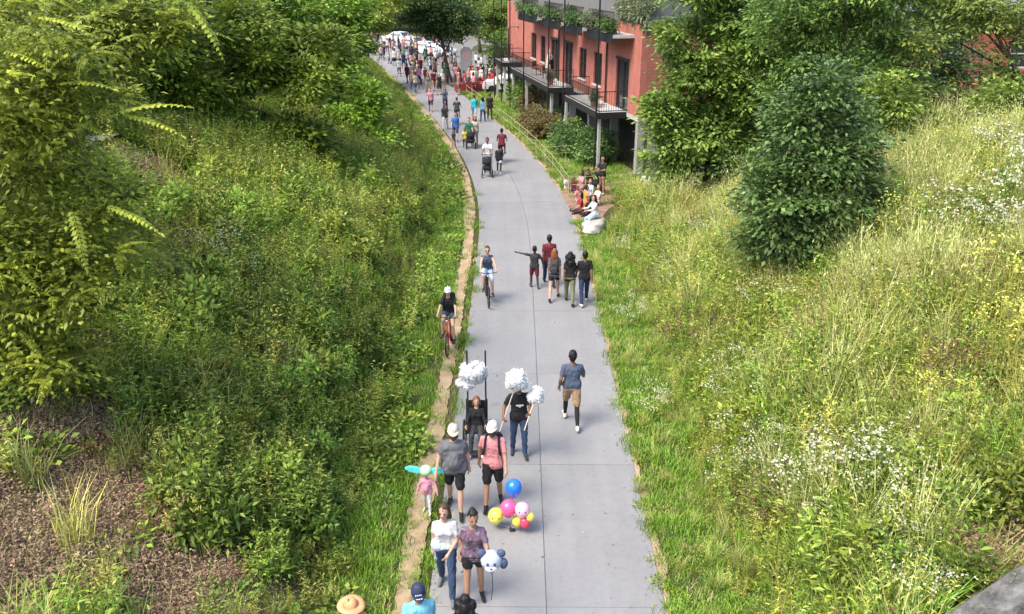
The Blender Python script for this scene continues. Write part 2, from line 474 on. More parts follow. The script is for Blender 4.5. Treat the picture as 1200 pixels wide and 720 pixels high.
# concrete wing wall of the bridge, stepping down the bank
def wing_wall():
    r = np.random.default_rng(3)
    xs = np.linspace(5.6, 17, 46)
    V = []; F = []
    prof = [(-.0, -1.5), (.0, .0), (.06, .05), (.50, .06), (.56, .0), (.56, -1.5)]
    for x in xs:
        yb = 9.45 + (x - 6.3) * .30
        top = float(.5 * max(x - 3.6, 0) + .52)
        for dy, dz in prof:
            V.append([x + r.normal(0, .012), yb - dy + r.normal(0, .012), top + dz + (r.normal(0, .012) if dz > -1 else 0)])
    k = len(prof)
    for i in range(len(xs) - 1):
        for j in range(k - 1): F.append((i * k + j, (i + 1) * k + j, (i + 1) * k + j + 1, i * k + j + 1))
    F.append(tuple(range(k))); F.append(tuple((len(xs) - 1) * k + j for j in range(k - 1, -1, -1)))
    mb = MB(); mb.add(V, F)
    m, n, out = nt('weathered_concrete')
    g = N(n, 'ShaderNodeNewGeometry')
    n1 = noise(n, 3.5, 8, .75, g.outputs['Position'])
    rr = ramp(n, n1.outputs[0], [(.3, (.03, .029, .028)), (.48, (.10, .097, .094)), (.7, (.22, .215, .205))])
    p = N(n, 'ShaderNodeBsdfPrincipled'); p.inputs['Roughness'].default_value = .9
    n.links.new(rr.outputs[0], p.inputs['Base Color'])
    b = N(n, 'ShaderNodeBump'); b.inputs['Strength'].default_value = .6; b.inputs['Distance'].default_value = .05
    n.links.new(n1.outputs[0], b.inputs['Height']); n.links.new(b.outputs[0], p.inputs['Normal'])
    n.links.new(p.outputs[0], out.inputs[0])
    tag(mb.build('wing_wall', m), 'stained grey concrete wing wall stepping down the weedy bank', 'wall')
wing_wall()

# ================================================================ red apartment building
M_STUCCO = simple('coral_red_stucco', (.39, .135, .10), .85, .2, 1.1, .15)
def brick_mat(name, c1, c2, mortar, scale=1.0):
    m, n, out = nt(name)
    tc = N(n, 'ShaderNodeTexCoord')
    mp = N(n, 'ShaderNodeMapping'); mp.inputs['Rotation'].default_value = (math.pi / 2, 0, 0)
    n.links.new(tc.outputs['Object'], mp.inputs[0])
    b = N(n, 'ShaderNodeTexBrick'); b.inputs['Scale'].default_value = 4.5 * scale
    b.inputs['Color1'].default_value = (*c1, 1); b.inputs['Color2'].default_value = (*c2, 1); b.inputs['Mortar'].default_value = (*mortar, 1)
    b.inputs['Mortar Size'].default_value = .012
    n.links.new(mp.outputs[0], b.inputs['Vector'])
    nz = noise(n, .8, 5, .6, tc.outputs['Object'])
    r = ramp(n, nz.outputs[0], [(.3, (.8, .8, .8)), (.7, (1, 1, 1))])
    mu = N(n, 'ShaderNodeMix', data_type='RGBA', blend_type='MULTIPLY'); mu.inputs[0].default_value = 1
    n.links.new(b.outputs[0], mu.inputs[6]); n.links.new(r.outputs[0], mu.inputs[7])
    p = N(n, 'ShaderNodeBsdfPrincipled'); p.inputs['Roughness'].default_value = .9
    n.links.new(mu.outputs[2], p.inputs['Base Color'])
    n.links.new(p.outputs[0], out.inputs[0])
    return m
M_BRICK = brick_mat('red_brick', (.36, .095, .055), (.43, .125, .072), (.34, .15, .11))
M_GREY = simple('grey_siding', (.15, .15, .145), .8, .1, 2)
M_PALE = simple('pale_render', (.30, .29, .27), .85, .1, 3)
M_BLACK = simple('black_steel', (.018, .018, .02), .5, .2, 8)
M_WHITE = simple('white_paint', (.46, .455, .44), .6, .06, 5)
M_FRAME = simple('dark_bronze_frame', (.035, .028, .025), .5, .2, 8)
M_SLAB = simple('balcony_concrete', (.42, .42, .41), .85, .15, 3)
def glass_mat():
    m, n, out = nt('window_glass')
    p = N(n, 'ShaderNodeBsdfPrincipled'); p.inputs['Base Color'].default_value = (.03, .035, .04, 1)
    p.inputs['Roughness'].default_value = .06; p.inputs['Specular IOR Level'].default_value = .8
    n.links.new(p.outputs[0], out.inputs[0]); return m
M_GLASS = glass_mat()

BA = np.array([6.25, 42.8]); BB = np.array([0.9, 67.5])
BT = (BB - BA) / np.linalg.norm(BB - BA); BN = np.array([-BT[1], BT[0]])       # BN points towards the path
if BN[0] > 0: BN = -BN
BLEN = float(np.linalg.norm(BB - BA))
def bp(s, o, z): q = BA + BT * s + BN * o; return np.array([q[0], q[1], z])
BROT = math.atan2(BT[1], BT[0])
def s_at(px, z, o=0.0):
    ss = np.linspace(-2, BLEN + 4, 1200)
    q = [project(bp(s, o, z))[0] for s in ss]
    return float(ss[int(np.argmin(np.abs(np.array(q) - px)))])
bld = empty('apartment_building', (BA[0], BA[1], 0), BROT, 'three storey coral red apartment building with black balconies beside the path', 'building')
# local frame: x along the facade, y = into the building (away from path) when sign set
SGN = 1.0 if (np.array([-math.sin(BROT), math.cos(BROT)]) @ BN) < 0 else -1.0     # local +y * SGN points into building
def lb(mb, s0, s1, o0, o1, z0, z1, mat=0, bev=0.0):
    """box in the facade frame; o = distance out from the facade (towards the path)"""
    mb.box(((s0 + s1) / 2, -SGN * (o0 + o1) / 2, (z0 + z1) / 2), (s1 - s0, abs(o1 - o0), z1 - z0), mat, bev=bev)
    return mb
F1, F2, ZTOP, DEEP = 3.0, 6.35, 10.6, 13.0
ops = []                                # openings on the first floor: s0, s1, z0, z1, kind
for (xa, xb, kind) in ((721.5, 736.5, 'door'), (695.5, 705, 'window'), (678.5, 687, 'window'), (661.5, 671, 'door'), (645.5, 654, 'door'), (633.5, 639, 'window'), (622.5, 628.5, 'window')):
    s0, s1 = sorted((s_at(xa, 4.5), s_at(xb, 4.5)))
    ops.append((s0, s1, F1 + .02 if kind == 'door' else F1 + .75, F1 + 2.5, kind))
def wall_with_openings(name, s_lo, s_hi, z0, z1, ops, thick, mat, parent):
    mb = MB()
    ops = sorted(ops)
    cur = s_lo
    for (a, b, c, d, _) in ops:
        lb(mb, cur, a, -thick, 0, z0, z1)
        if c > z0 + .03: lb(mb, a, b, -thick, 0, z0, c)
        lb(mb, a, b, -thick, 0, d, z1)
        cur = b
    lb(mb, cur, s_hi, -thick, 0, z0, z1)
    return mb.build(name, mat, parent, smooth=False)
wall_with_openings('wall', 0, BLEN + 6, F1, 7.35, ops, .3, M_STUCCO, bld)
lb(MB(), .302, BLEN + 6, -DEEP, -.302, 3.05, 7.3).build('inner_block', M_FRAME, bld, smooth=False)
mb = MB(); lb(mb, 0, .3, -DEEP, -.302, F1, 7.35); mb.build('end_wall', M_BRICK, bld, smooth=False)
lb(MB(), .05, BLEN + 6, -DEEP, -.35, 7.352, ZTOP).build('upper_storey', M_GREY, bld, smooth=False)
lb(MB(), -.2, BLEN + 6.2, -DEEP - .2, .1, ZTOP, ZTOP + .3).build('roof', M_GREY, bld, smooth=False)
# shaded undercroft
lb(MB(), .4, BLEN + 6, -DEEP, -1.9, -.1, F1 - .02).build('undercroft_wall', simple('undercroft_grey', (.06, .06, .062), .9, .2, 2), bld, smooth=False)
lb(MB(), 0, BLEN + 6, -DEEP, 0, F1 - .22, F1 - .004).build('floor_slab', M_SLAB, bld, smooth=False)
for s in np.arange(0, BLEN + 5, 4.1): lb(MB(), s + .02, s + .38, -.42, -.04, -.1, F1 - .22).build('pier', M_PALE, bld, smooth=False)
lb(MB(), -.02, .38, -4.2, -.6, -.1, F1 - .22).build('pier', M_PALE, bld, smooth=False)
for i in range(5):
    mb = MB()
    for k in range(9): lb(mb, .6 + 4.1 * i + .1 + k * .38, .64 + 4.1 * i + .1 + k * .38, -.5, -.46, .1, 2.3)
    lb(mb, .6 + 4.1 * i, 4.0 + 4.1 * i, -.5, -.45, 2.3, 2.36); lb(mb, .6 + 4.1 * i, 4.0 + 4.1 * i, -.5, -.45, .05, .1)
    if i in (0, 1): mb.build('metal_gate', M_BLACK, bld, smooth=False)
for (a, b, c, d, kind) in ops:
    mb = MB(); w = .07
    lb(mb, a, a + w, -.2, -.08, c, d); lb(mb, b - w, b, -.2, -.08, c, d); lb(mb, a + w, b - w, -.2, -.08, d - w, d); lb(mb, a + w, b - w, -.2, -.08, c, c + w)
    m_ = (a + b) / 2
    lb(mb, m_ - .035, m_ + .035, -.2, -.08, c + w, d - w)
    if kind == 'window': lb(mb, a + w, m_ - .035, -.19, -.1, (c + d) / 2 - .03, (c + d) / 2 + .03); lb(mb, m_ + .035, b - w, -.19, -.1, (c + d) / 2 - .03, (c + d) / 2 + .03)
    f = mb.build(kind, M_FRAME, bld, smooth=False)
    for (x0, x1) in ((a + w, m_ - .035), (m_ + .035, b - w)):
        lb(MB(), x0, x1, -.155, -.145, c + w, d - w).build('pane', M_GLASS, f, smooth=False)
    if kind == 'window': lb(MB(), a - .06, b + .06, -.1, .07, c - .09, c - .003).build('sill', M_SLAB, f, smooth=False)
    else: lb(MB(), a - .05, b + .05, -.04, .05, d + .003, d + .14).build('lintel', M_FRAME, f, smooth=False)
def railing(mb, s0, s1, o, z, h=1.05):
    for z_ in (z + .08, z + h): lb(mb, s0, s1, o - .02, o + .02, z_ - .02, z_ + .02)
    for s in np.arange(s0, s1, .13): lb(mb, s, s + .016, o - .008, o + .008, z + .1, z + h - .02)
def side_rail(mb, s, o0, o1, z, h=1.05):
    for z_ in (z + .08, z + h): lb(mb, s - .02, s + .02, o0, o1, z_ - .02, z_ + .02)
    for o in np.arange(o0, o1, .13): lb(mb, s - .008, s + .008, o, o + .016, z + .1, z + h - .02)
def balcony(s0, s1, depth, z, posts, zup):
    b = lb(MB(), s0, s1, .003, depth, z - .18, z).build('balcony', M_SLAB, bld, smooth=False)
    mb = MB(); lb(mb, s0 - .03, s1 + .03, depth, depth + .05, z - .3, z + .02); lb(mb, s0 - .05, s0 - .002, .01, depth - .002, z - .3, z + .02); lb(mb, s1 + .002, s1 + .05, .01, depth - .002, z - .3, z + .02)
    mb.build('edge_beam', M_BLACK, b, smooth=False)
    mb = MB(); railing(mb, s0, s1, depth - .06, z); side_rail(mb, s0 + .05, .02, depth - .1, z); side_rail(mb, s1 - .05, .02, depth - .1, z)
    mb.build('railing', M_BLACK, b, smooth=False)
    for s in posts:
        lb(MB(), s - .035, s + .035, depth + .06, depth + .13, -.1, zup).build('steel_post', M_BLACK, b, smooth=False)
        lb(MB(), s + .38, s + .52, depth - .32, depth - .18, -.1, z - .181).build('column', M_WHITE, b, smooth=False)
balcony(s_at(734, 3.0), s_at(690, 3.0), 1.5, F1, (s_at(734, 3) + .1, s_at(690, 3) - .1), 8.6)
sB = s_at(672, 3.0)
balcony(sB, BLEN - 2.0, 1.5, F1, (sB + .1, (sB + BLEN) / 2, BLEN - 2.4), 8.6)
balcony(BLEN + .5, BLEN + 4, 1.5, F1 + .1, (BLEN + .7, BLEN + 3.6), 8.6)
# upper balconies with planters
for (s0, s1) in ((1.0, 5.2), (6.2, 9.8), (10.6, 15.0), (16.4, 22.0)):
    b = lb(MB(), s0, s1, .003, 1.15, F2 + .35, F2 + .5).build('upper_balcony', M_SLAB, bld, smooth=False)
    mb = MB(); lb(mb, s0, s1, 1.152, 1.2, F2 + .1, F2 + .55); mb.build('fascia', M_BLACK, b, smooth=False)
    mb = MB(); railing(mb, s0, s1, 1.1, F2 + .5); mb.build('railing', M_BLACK, b, smooth=False)
# downpipe on the facade
for px in (712, 656):
    s = s_at(px, 5.0); mb = MB()
    mb.tube([(s, -SGN * .08, F1), (s, -SGN * .08, 7.3)], .05, 8); mb.build('downpipe', M_FRAME, bld)

# ================================================================ brick house behind the trees
hb = empty('brick_house', (22, 50, 0), 0, 'red brick house with grey roof glimpsed through the trees on the bank', 'building')
mb = MB(); hw = [(2.2, 3.4, 4.6, 6.2), (6.0, 7.2, 4.6, 6.2), (9.8, 11.0, 4.6, 6.2), (13.6, 14.8, 4.6, 6.2)]
cur = 0
for (a, b, c, d) in hw:
    mb.box(((cur + a) / 2, 0, 3.6), (a - cur, .3, 8.0)); mb.box(((a + b) / 2, 0, (c - .4) / 2), (b - a, .3, c + .4)); mb.box(((a + b) / 2, 0, (d + 7.6) / 2), (b - a, .3, 7.6 - d)); cur = b
mb.box(((cur + 20) / 2, 0, 3.6), (20 - cur, .3, 8.0))
mb.box((.15, 5.2, 3.6), (.3, 10.1, 8.0)); mb.box((19.85, 5.2, 3.6), (.3, 10.1, 8.0)); mb.box((10, 10.4, 3.6), (20, .3, 8))
mb.build('wall', M_BRICK, hb, smooth=False)
for (a, b, c, d) in hw:
    mb = MB(); mb.box(((a + b) / 2, .0, c + .04), (b - a, .1, .08)); mb.box(((a + b) / 2, .0, d - .04), (b - a, .1, .08)); mb.box((a + .04, .0, (c + d) / 2), (.08, .1, d - c - .16)); mb.box((b - .04, .0, (c + d) / 2), (.08, .1, d - c - .16)); mb.box(((a + b) / 2, 0, (c + d) / 2), (b - a - .16, .1, .06))
    f = mb.build('window', M_WHITE, hb, smooth=False)
    MB().box(((a + b) / 2, .02, (c + d) / 2), (b - a, .02, d - c)).build('pane', M_GLASS, f, smooth=False)
mb = MB(); mb.add([[-.6, -.7, 7.6], [20.6, -.7, 7.6], [20.6, 11.2, 7.6], [-.6, 11.2, 7.6], [3, 5.2, 11], [17, 5.2, 11]], [(0, 1, 5, 4), (1, 2, 5), (2, 3, 4, 5), (3, 0, 4), (3, 2, 1, 0)])
mb.build('roof', simple('grey_shingle', (.20, .20, .21), .9, .2, 4), hb, smooth=False)
# ================================================================ leaf materials: dark ends of most greens deepened, imitating shaded gaps in foliage
ML_OAK = leafmat('oak_leaf', (0.043, 0.087, 0.014), (.31, .43, .085), .28, .42, .2)
ML_DARK = leafmat('glossy_dark_leaf', (0.028, 0.065, 0.017), (.21, .34, .095), .2, .38, .15)
ML_AIL = leafmat('yellow_green_leaflet', (0.046, 0.081, 0.009), (.52, .60, .075), .38, .5, .2)
ML_FAR = leafmat('far_green_leaf', (.05, .11, .022), (.17, .27, .05), .3, .5, .3)
ML_BANK = leafmat('bank_tree_leaf', (0.040, 0.084, 0.009), (.34, .46, .05), .32, .45, .25)
ML_WEED = leafmat('weed_leaf', (0.040, 0.084, 0.011), (.42, .53, .08), .34, .5, .4)
ML_WEED2 = leafmat('yellowish_weed_leaf', (.18, .215, .035), (.60, .59, .14), .3, .55, .4)
ML_GRASS = leafmat('green_grass_blade', (0.053, 0.118, 0.011), (.29, .47, .05), .3, .5, .3)
ML_STRAW = leafmat('straw_blade', (.32, .34, .10), (.68, .66, .27), .25, .6, .25)
ML_BROWN = leafmat('dry_brown_stalk', (.11, .06, .035), (.28, .17, .10), .15, .7, .3)
ML_LITTER = leafmat('dead_leaf', (.15, .09, .055), (.42, .29, .195), .1, .8, .3)
ML_WHITE = leafmat('white_floret', (.45, .44, .30), (.74, .71, .56), .3, .7, .1)
ML_YELLOW = leafmat('goldenrod_floret', (.50, .50, .07), (.74, .74, .18), .3, .7, .15)
M_BARK = simple('grey_brown_bark', (.13, .10, .075), .95, .4, 9, .6)
M_STEM = simple('green_stem', (.14, .18, .05), .8, .3, 6)

# ================================================================ small plant prototypes
def blades(r, n, h0, h1, spread, lean, width, droop=.35):
    b = np.zeros((n, 3)); a = r.uniform(0, 2 * np.pi, n); rad = spread * np.sqrt(r.random(n))
    b[:, 0], b[:, 1] = rad * np.cos(a), rad * np.sin(a)
    L = r.uniform(h0, h1, n)
    az = r.uniform(0, 2 * np.pi, n); ln = np.abs(r.normal(0, lean, n))
    out = np.stack([np.cos(az), np.sin(az), np.zeros(n)], 1)
    d0 = unit(np.stack([0 * L, 0 * L, np.ones(n)], 1) + out * ln[:, None])
    d1 = unit(d0 + out * droop - np.array([0, 0, droop * .6]))
    side = unit(np.cross(d0, out + 1e-3))
    w = np.broadcast_to(width, (n,))[:, None]
    m = b + d0 * L[:, None] * .6; t = m + d1 * L[:, None] * .4
    q1 = np.stack([b - side * w / 2, b + side * w / 2, m + side * w * .4, m - side * w * .4], 1)
    q2 = np.stack([m - side * w * .4, m + side * w * .4, t + side * w * .06, t - side * w * .06], 1)
    tn = r.random(n)
    return np.concatenate([q1, q2]), np.concatenate([tn, np.clip(tn + .15, 0, 1)]), t
def stemmed(r, nst, h0, h1, spread, per, LL, LW, lean=.25, head=None):
    """leafy upright weeds: returns stem quads, leaf quads, tips"""
    SQ, LQ, tips = [], [], []
    for _ in range(nst):
        a = r.uniform(0, 6.28); rad = spread * math.sqrt(r.random())
        b = np.array([rad * math.cos(a), rad * math.sin(a), 0]); h = r.uniform(h0, h1)
        d = np.array([math.cos(a) * lean * r.random(), math.sin(a) * lean * r.random(), 1.0]); d /= np.linalg.norm(d)
        t = b + d * h; tips.append(t)
        for s in (np.array([1, 0, 0.]), np.array([0, 1, 0.])):
            SQ.append(np.stack([b - s * .006, b + s * .006, t + s * .003, t - s * .003])[None])
        k = per
        tt = np.linspace(.12, 1, k); pa = np.arange(k) * 2.4 + r.uniform(0, 6)
        pos = b + d * h * tt[:, None]
        ax = np.stack([np.cos(pa), np.sin(pa), r.uniform(.0, .9, k)], 1)
        sc_ = (1.15 - .6 * tt) * r.uniform(.8, 1.2, k)
        LQ.append(leaves(pos, ax, LL * sc_, LW * sc_, r, sag=.2))
    return np.concatenate(SQ), np.concatenate(LQ), np.array(tips)
def florets(r, centres, n, rad, size, flat=.3, asp=1.0):
    c = centres[r.integers(0, len(centres), n)] + r.normal(0, 1, (n, 3)) * rad * np.array([1, 1, flat])
    ax = r.normal(0, 1, (n, 3)) + np.array([0, 0, 2.0 if asp < .5 else 0])
    return leaves(c, ax, size * r.uniform(.7, 1.3, n), asp * size * r.uniform(.7, 1.3, n), r, sag=0)
def pack(name, groups):
    """groups: list of (quads, tint or None, material)"""
    Q = np.concatenate([g[0] for g in groups]); T = np.concatenate([g[1] if g[1] is not None else np.random.default_rng(len(g[0])).random(len(g[0])) for g in groups])
    I = np.concatenate([np.full(len(g[0]), i) for i, g in enumerate(groups)])
    return quads_mesh(name, Q, T, [g[2] for g in groups], I)
PROTO = {}
def proto(kind, k, fn):
    PROTO[kind] = [fn(np.random.default_rng(100 * len(PROTO) + i), i) for i in range(k)]
def p_grass(mat, n, h0, h1, spread, lean, w):
    def fn(r, i):
        q, t, _ = blades(r, n, h0, h1, spread, lean, w); return pack('tuft', [(q, t, mat)])
    return fn
proto('turf', 3, p_grass(ML_GRASS, 52, .08, .26, .22, .5, .013))
proto('turf_dry', 2, p_grass(ML_STRAW, 36, .05, .18, .22, .6, .010))
proto('tall_grass', 3, p_grass(ML_GRASS, 56, .45, 1.15, .16, .35, .015))
def f_tallstraw(r, i):
    q, t, tips = blades(r, 60, .7, 1.55, .18, .38, .011)
    hd = florets(r, tips, 60, .03, .07, 1.6, .22)
    return pack('straw', [(q, t, ML_STRAW), (hd, None, ML_STRAW)])
proto('tall_straw', 3, f_tallstraw)
def f_mixgrass(r, i):
    q, t, tips = blades(r, 48, .4, 1.05, .2, .45, .014)
    q2, t2, _ = blades(r, 30, .5, 1.2, .2, .45, .011)
    return pack('mixgrass', [(q, t, ML_WEED2), (q2, t2, ML_STRAW)])
proto('mix_grass', 3, f_mixgrass)
def f_leafy(r, i):
    s, l, t = stemmed(r, 9, .5, 1.2, .24, 17, .17, .042, .30)
    return pack('leafy', [(s, None, ML_WEED), (l, None, ML_WEED)])
proto('leafy_weed', 4, f_leafy)
def f_leafy2(r, i):
    s, l, t = stemmed(r, 9, .5, 1.15, .22, 16, .14, .030, .30)
    return pack('leafy_pale', [(s, None, ML_WEED2), (l, None, ML_WEED2)])
proto('pale_weed', 3, f_leafy2)
def f_bush(r, i):
    n = 330
    u = unit(r.normal(0, 1, (n, 3))); u[:, 2] = np.abs(u[:, 2])
    rad = .42 * r.random(n)[:, None] ** .4 * (1 + .25 * np.sin(u[:, :1] * 5 + i) * np.cos(u[:, 1:2] * 4))
    pos = u * rad * np.array([1, 1, 1.25]) + np.array([0, 0, .05])
    l = leaves(pos, u + r.normal(0, .6, (n, 3)), .12 * r.uniform(.6, 1.3, n), .06, r)
    return pack('bush', [(l, None, ML_WEED)])
proto('bushy_weed', 3, f_bush)
def f_cover(r, i):
    n = 110
    a = r.uniform(0, 6.28, n); rad = .38 * np.sqrt(r.random(n))
    pos = np.stack([rad * np.cos(a), rad * np.sin(a), r.uniform(.02, .22, n)], 1)
    l = leaves(pos, np.stack([np.cos(a), np.sin(a), r.uniform(-.1, .8, n)], 1) + r.normal(0, .4, (n, 3)), .13 * r.uniform(.6, 1.3, n), .075, r)
    return pack('cover', [(l, None, ML_WEED)])
proto('ground_cover', 3, f_cover)
def f_brown(r, i):
    q, t, tips = blades(r, 26, .4, .95, .18, .3, .007)
    hd = florets(r, tips, 160, .05, .04, 1.4)
    return pack('brown', [(q, t, ML_BROWN), (hd, None, ML_BROWN)])
proto('brown_stalk', 2, f_brown)
def f_litter(r, i):
    n = 150
    pos = np.stack([r.uniform(-.45, .45, n), r.uniform(-.45, .45, n), r.uniform(.0, .05, n)], 1)
    ax = r.normal(0, 1, (n, 3)) * np.array([1, 1, .25])
    l = leaves(pos, ax, .055 * r.uniform(.4, 1.4, n), .022 * r.uniform(.6, 1.6, n), r, sag=0)
    q, t, _ = blades(r, 9, .10, .32, .42, 1.6, .006)
    return pack('litter', [(l, None, ML_LITTER), (q, t, ML_STRAW)])
proto('litter', 3, f_litter)
# bigger individuals
def f_gold(r, i):
    s, l, t = stemmed(r, 7, .7, 1.15, .2, 16, .12, .026, .3)
    pl = np.concatenate([tt + np.array([0, 0, -.02]) + (r.normal(0, .05, (9, 3)) * np.array([1, 1, 1.6])) for tt in t])
    fl = florets(r, pl, 230, .03, .028, 1)
    return pack('goldenrod', [(s, None, ML_WEED2), (l, None, ML_WEED2), (fl, None, ML_YELLOW)])
proto('goldenrod', 3, f_gold)
def f_white(r, i):
    s, l, t = stemmed(r, 16, .55, 1.05, .38, 12, .11, .035, .5)
    cl = np.concatenate([tt + r.normal(0, .10, (4, 3)) * np.array([1, 1, .5]) for tt in t])
    fl = florets(r, cl, 430, .06, .031, .5)
    return pack('boneset', [(s, None, ML_WEED), (l, None, ML_WEED), (fl, None, ML_WHITE)])
proto('boneset', 4, f_white)
def f_shrub(r, i):
    Q = []
    for _ in range(16):
        a = r.uniform(0, 6.28); rr = .5 * math.sqrt(r.random()); c = np.array([rr * math.cos(a), rr * math.sin(a), r.uniform(.25, .95) * (1 - .5 * rr)])
        n = 44
        u = unit(r.normal(0, 1, (n, 3)) + np.array([0, 0, .4]))
        Q.append(leaves(c + u * .17 * r.random((n, 1)) ** .5, u + r.normal(0, .5, (n, 3)), .14 * r.uniform(.6, 1.3, n), .055, r))
    s, l, t = stemmed(r, 18, .75, 1.35, .36, 13, .14, .034, .35)
    return pack('shrub', [(s, None, ML_WEED), (np.concatenate(Q), None, ML_WEED), (l, None, ML_WEED2)])
proto('shrub', 4, f_shrub)

# ================================================================ scattered ground plants (uncountable)
def scatter(name, label, pts, idx, scl, meshes, seed, tilt=.12):
    """one object: points carrying plant instances"""
    coll = bpy.data.collections.new(name + '_kinds')
    for i, me in enumerate(meshes):
        o = bpy.data.objects.new('%s_%02d' % (name, i), me); coll.objects.link(o)
    r = np.random.default_rng(seed)
    n = len(pts)
    me = bpy.data.meshes.new(name); me.vertices.add(n); me.vertices.foreach_set('co', np.ascontiguousarray(pts, np.float32).reshape(-1))
    rot = np.stack([r.normal(0, tilt, n), r.normal(0, tilt, n), r.uniform(0, 6.283, n)], 1)
    a = me.attributes.new('rot', 'FLOAT_VECTOR', 'POINT'); a.data.foreach_set('vector', rot.astype(np.float32).reshape(-1))
    a = me.attributes.new('scl', 'FLOAT', 'POINT'); a.data.foreach_set('value', scl.astype(np.float32))
    a = me.attributes.new('kind', 'INT', 'POINT'); a.data.foreach_set('value', idx.astype(np.int32))
    ob = tag(link(name, me), label, None, None, 'stuff')
    g = bpy.data.node_groups.new(name, 'GeometryNodeTree')
    g.interface.new_socket('Geometry', in_out='INPUT', socket_type='NodeSocketGeometry')
    g.interface.new_socket('Geometry', in_out='OUTPUT', socket_type='NodeSocketGeometry')
    gi, go = g.nodes.new('NodeGroupInput'), g.nodes.new('NodeGroupOutput')
    ci = g.nodes.new('GeometryNodeCollectionInfo'); ci.inputs[0].default_value = coll; ci.inputs[1].default_value = True; ci.inputs[2].default_value = True
    iop = g.nodes.new('GeometryNodeInstanceOnPoints'); iop.inputs['Pick Instance'].default_value = True
    def na(nm, ty):
        k = g.nodes.new('GeometryNodeInputNamedAttribute'); k.data_type = ty; k.inputs[0].default_value = nm
        return k.outputs[0]
    e2r = g.nodes.new('FunctionNodeEulerToRotation')
    g.links.new(na('rot', 'FLOAT_VECTOR'), e2r.inputs[0])
    g.links.new(gi.outputs[0], iop.inputs['Points']); g.links.new(ci.outputs[0], iop.inputs['Instance'])
    g.links.new(na('kind', 'INT'), iop.inputs['Instance Index']); g.links.new(e2r.outputs[0], iop.inputs['Rotation'])
    g.links.new(na('scl', 'FLOAT'), iop.inputs['Scale'])
    g.links.new(iop.outputs[0], go.inputs[0])
    md = ob.modifiers.new('scatter', 'NODES'); md.node_group = g
    return ob
def in_view(x, y, z, m=140):
    zc = y * CP - (z - H_CAM) * SP; yc = -y * SP - (z - H_CAM) * CP
    zz = np.maximum(zc, .1)
    px, py = 600 + FPX * x / zz, 360 + FPX * yc / zz
    return (zc > 3) & (px > -m) & (px < 1200 + m) & (py > -m) & (py < 720 + m + 80)
def field(n, x0, x1, y0, y1, seed):
    r = np.random.default_rng(seed)
    x, y = r.uniform(x0, x1, n), r.uniform(y0, y1, n)
    z = terrain(x, y)
    k = in_view(x, y, z)
    return x[k], y[k], z[k], r
def choose(r, P, kinds):
    """P: (n,k) weights -> index of kind"""
    c = np.cumsum(P, 1); c = c / c[:, -1:]
    return (r.random((len(P), 1)) > c).sum(1)
def assemble(kinds):
    meshes, start = [], []
    for k in kinds: start.append(len(meshes)); meshes += PROTO[k]
    return meshes, np.array(start), np.array([len(PROTO[k]) for k in kinds])
BUILD_CLEAR = lambda x, y: ((x - BA[0]) * (-BN[0]) + (y - BA[1]) * (-BN[1]) > -2.6) & (y > 40)
def litter_zone(x, y):
    d = lateral(x, y)
    a = sstep(5.0, 6.3, -d + 1.1 * wav(x, y, 1.1)) * (1 - sstep(12.4, 14.6, y + .8 * wav(x, y, .9, 2)))
    return np.maximum(a, 1 - sstep(1.2, 2.4, np.hypot((x + 11.6) / 1.3, y - 25.2)))

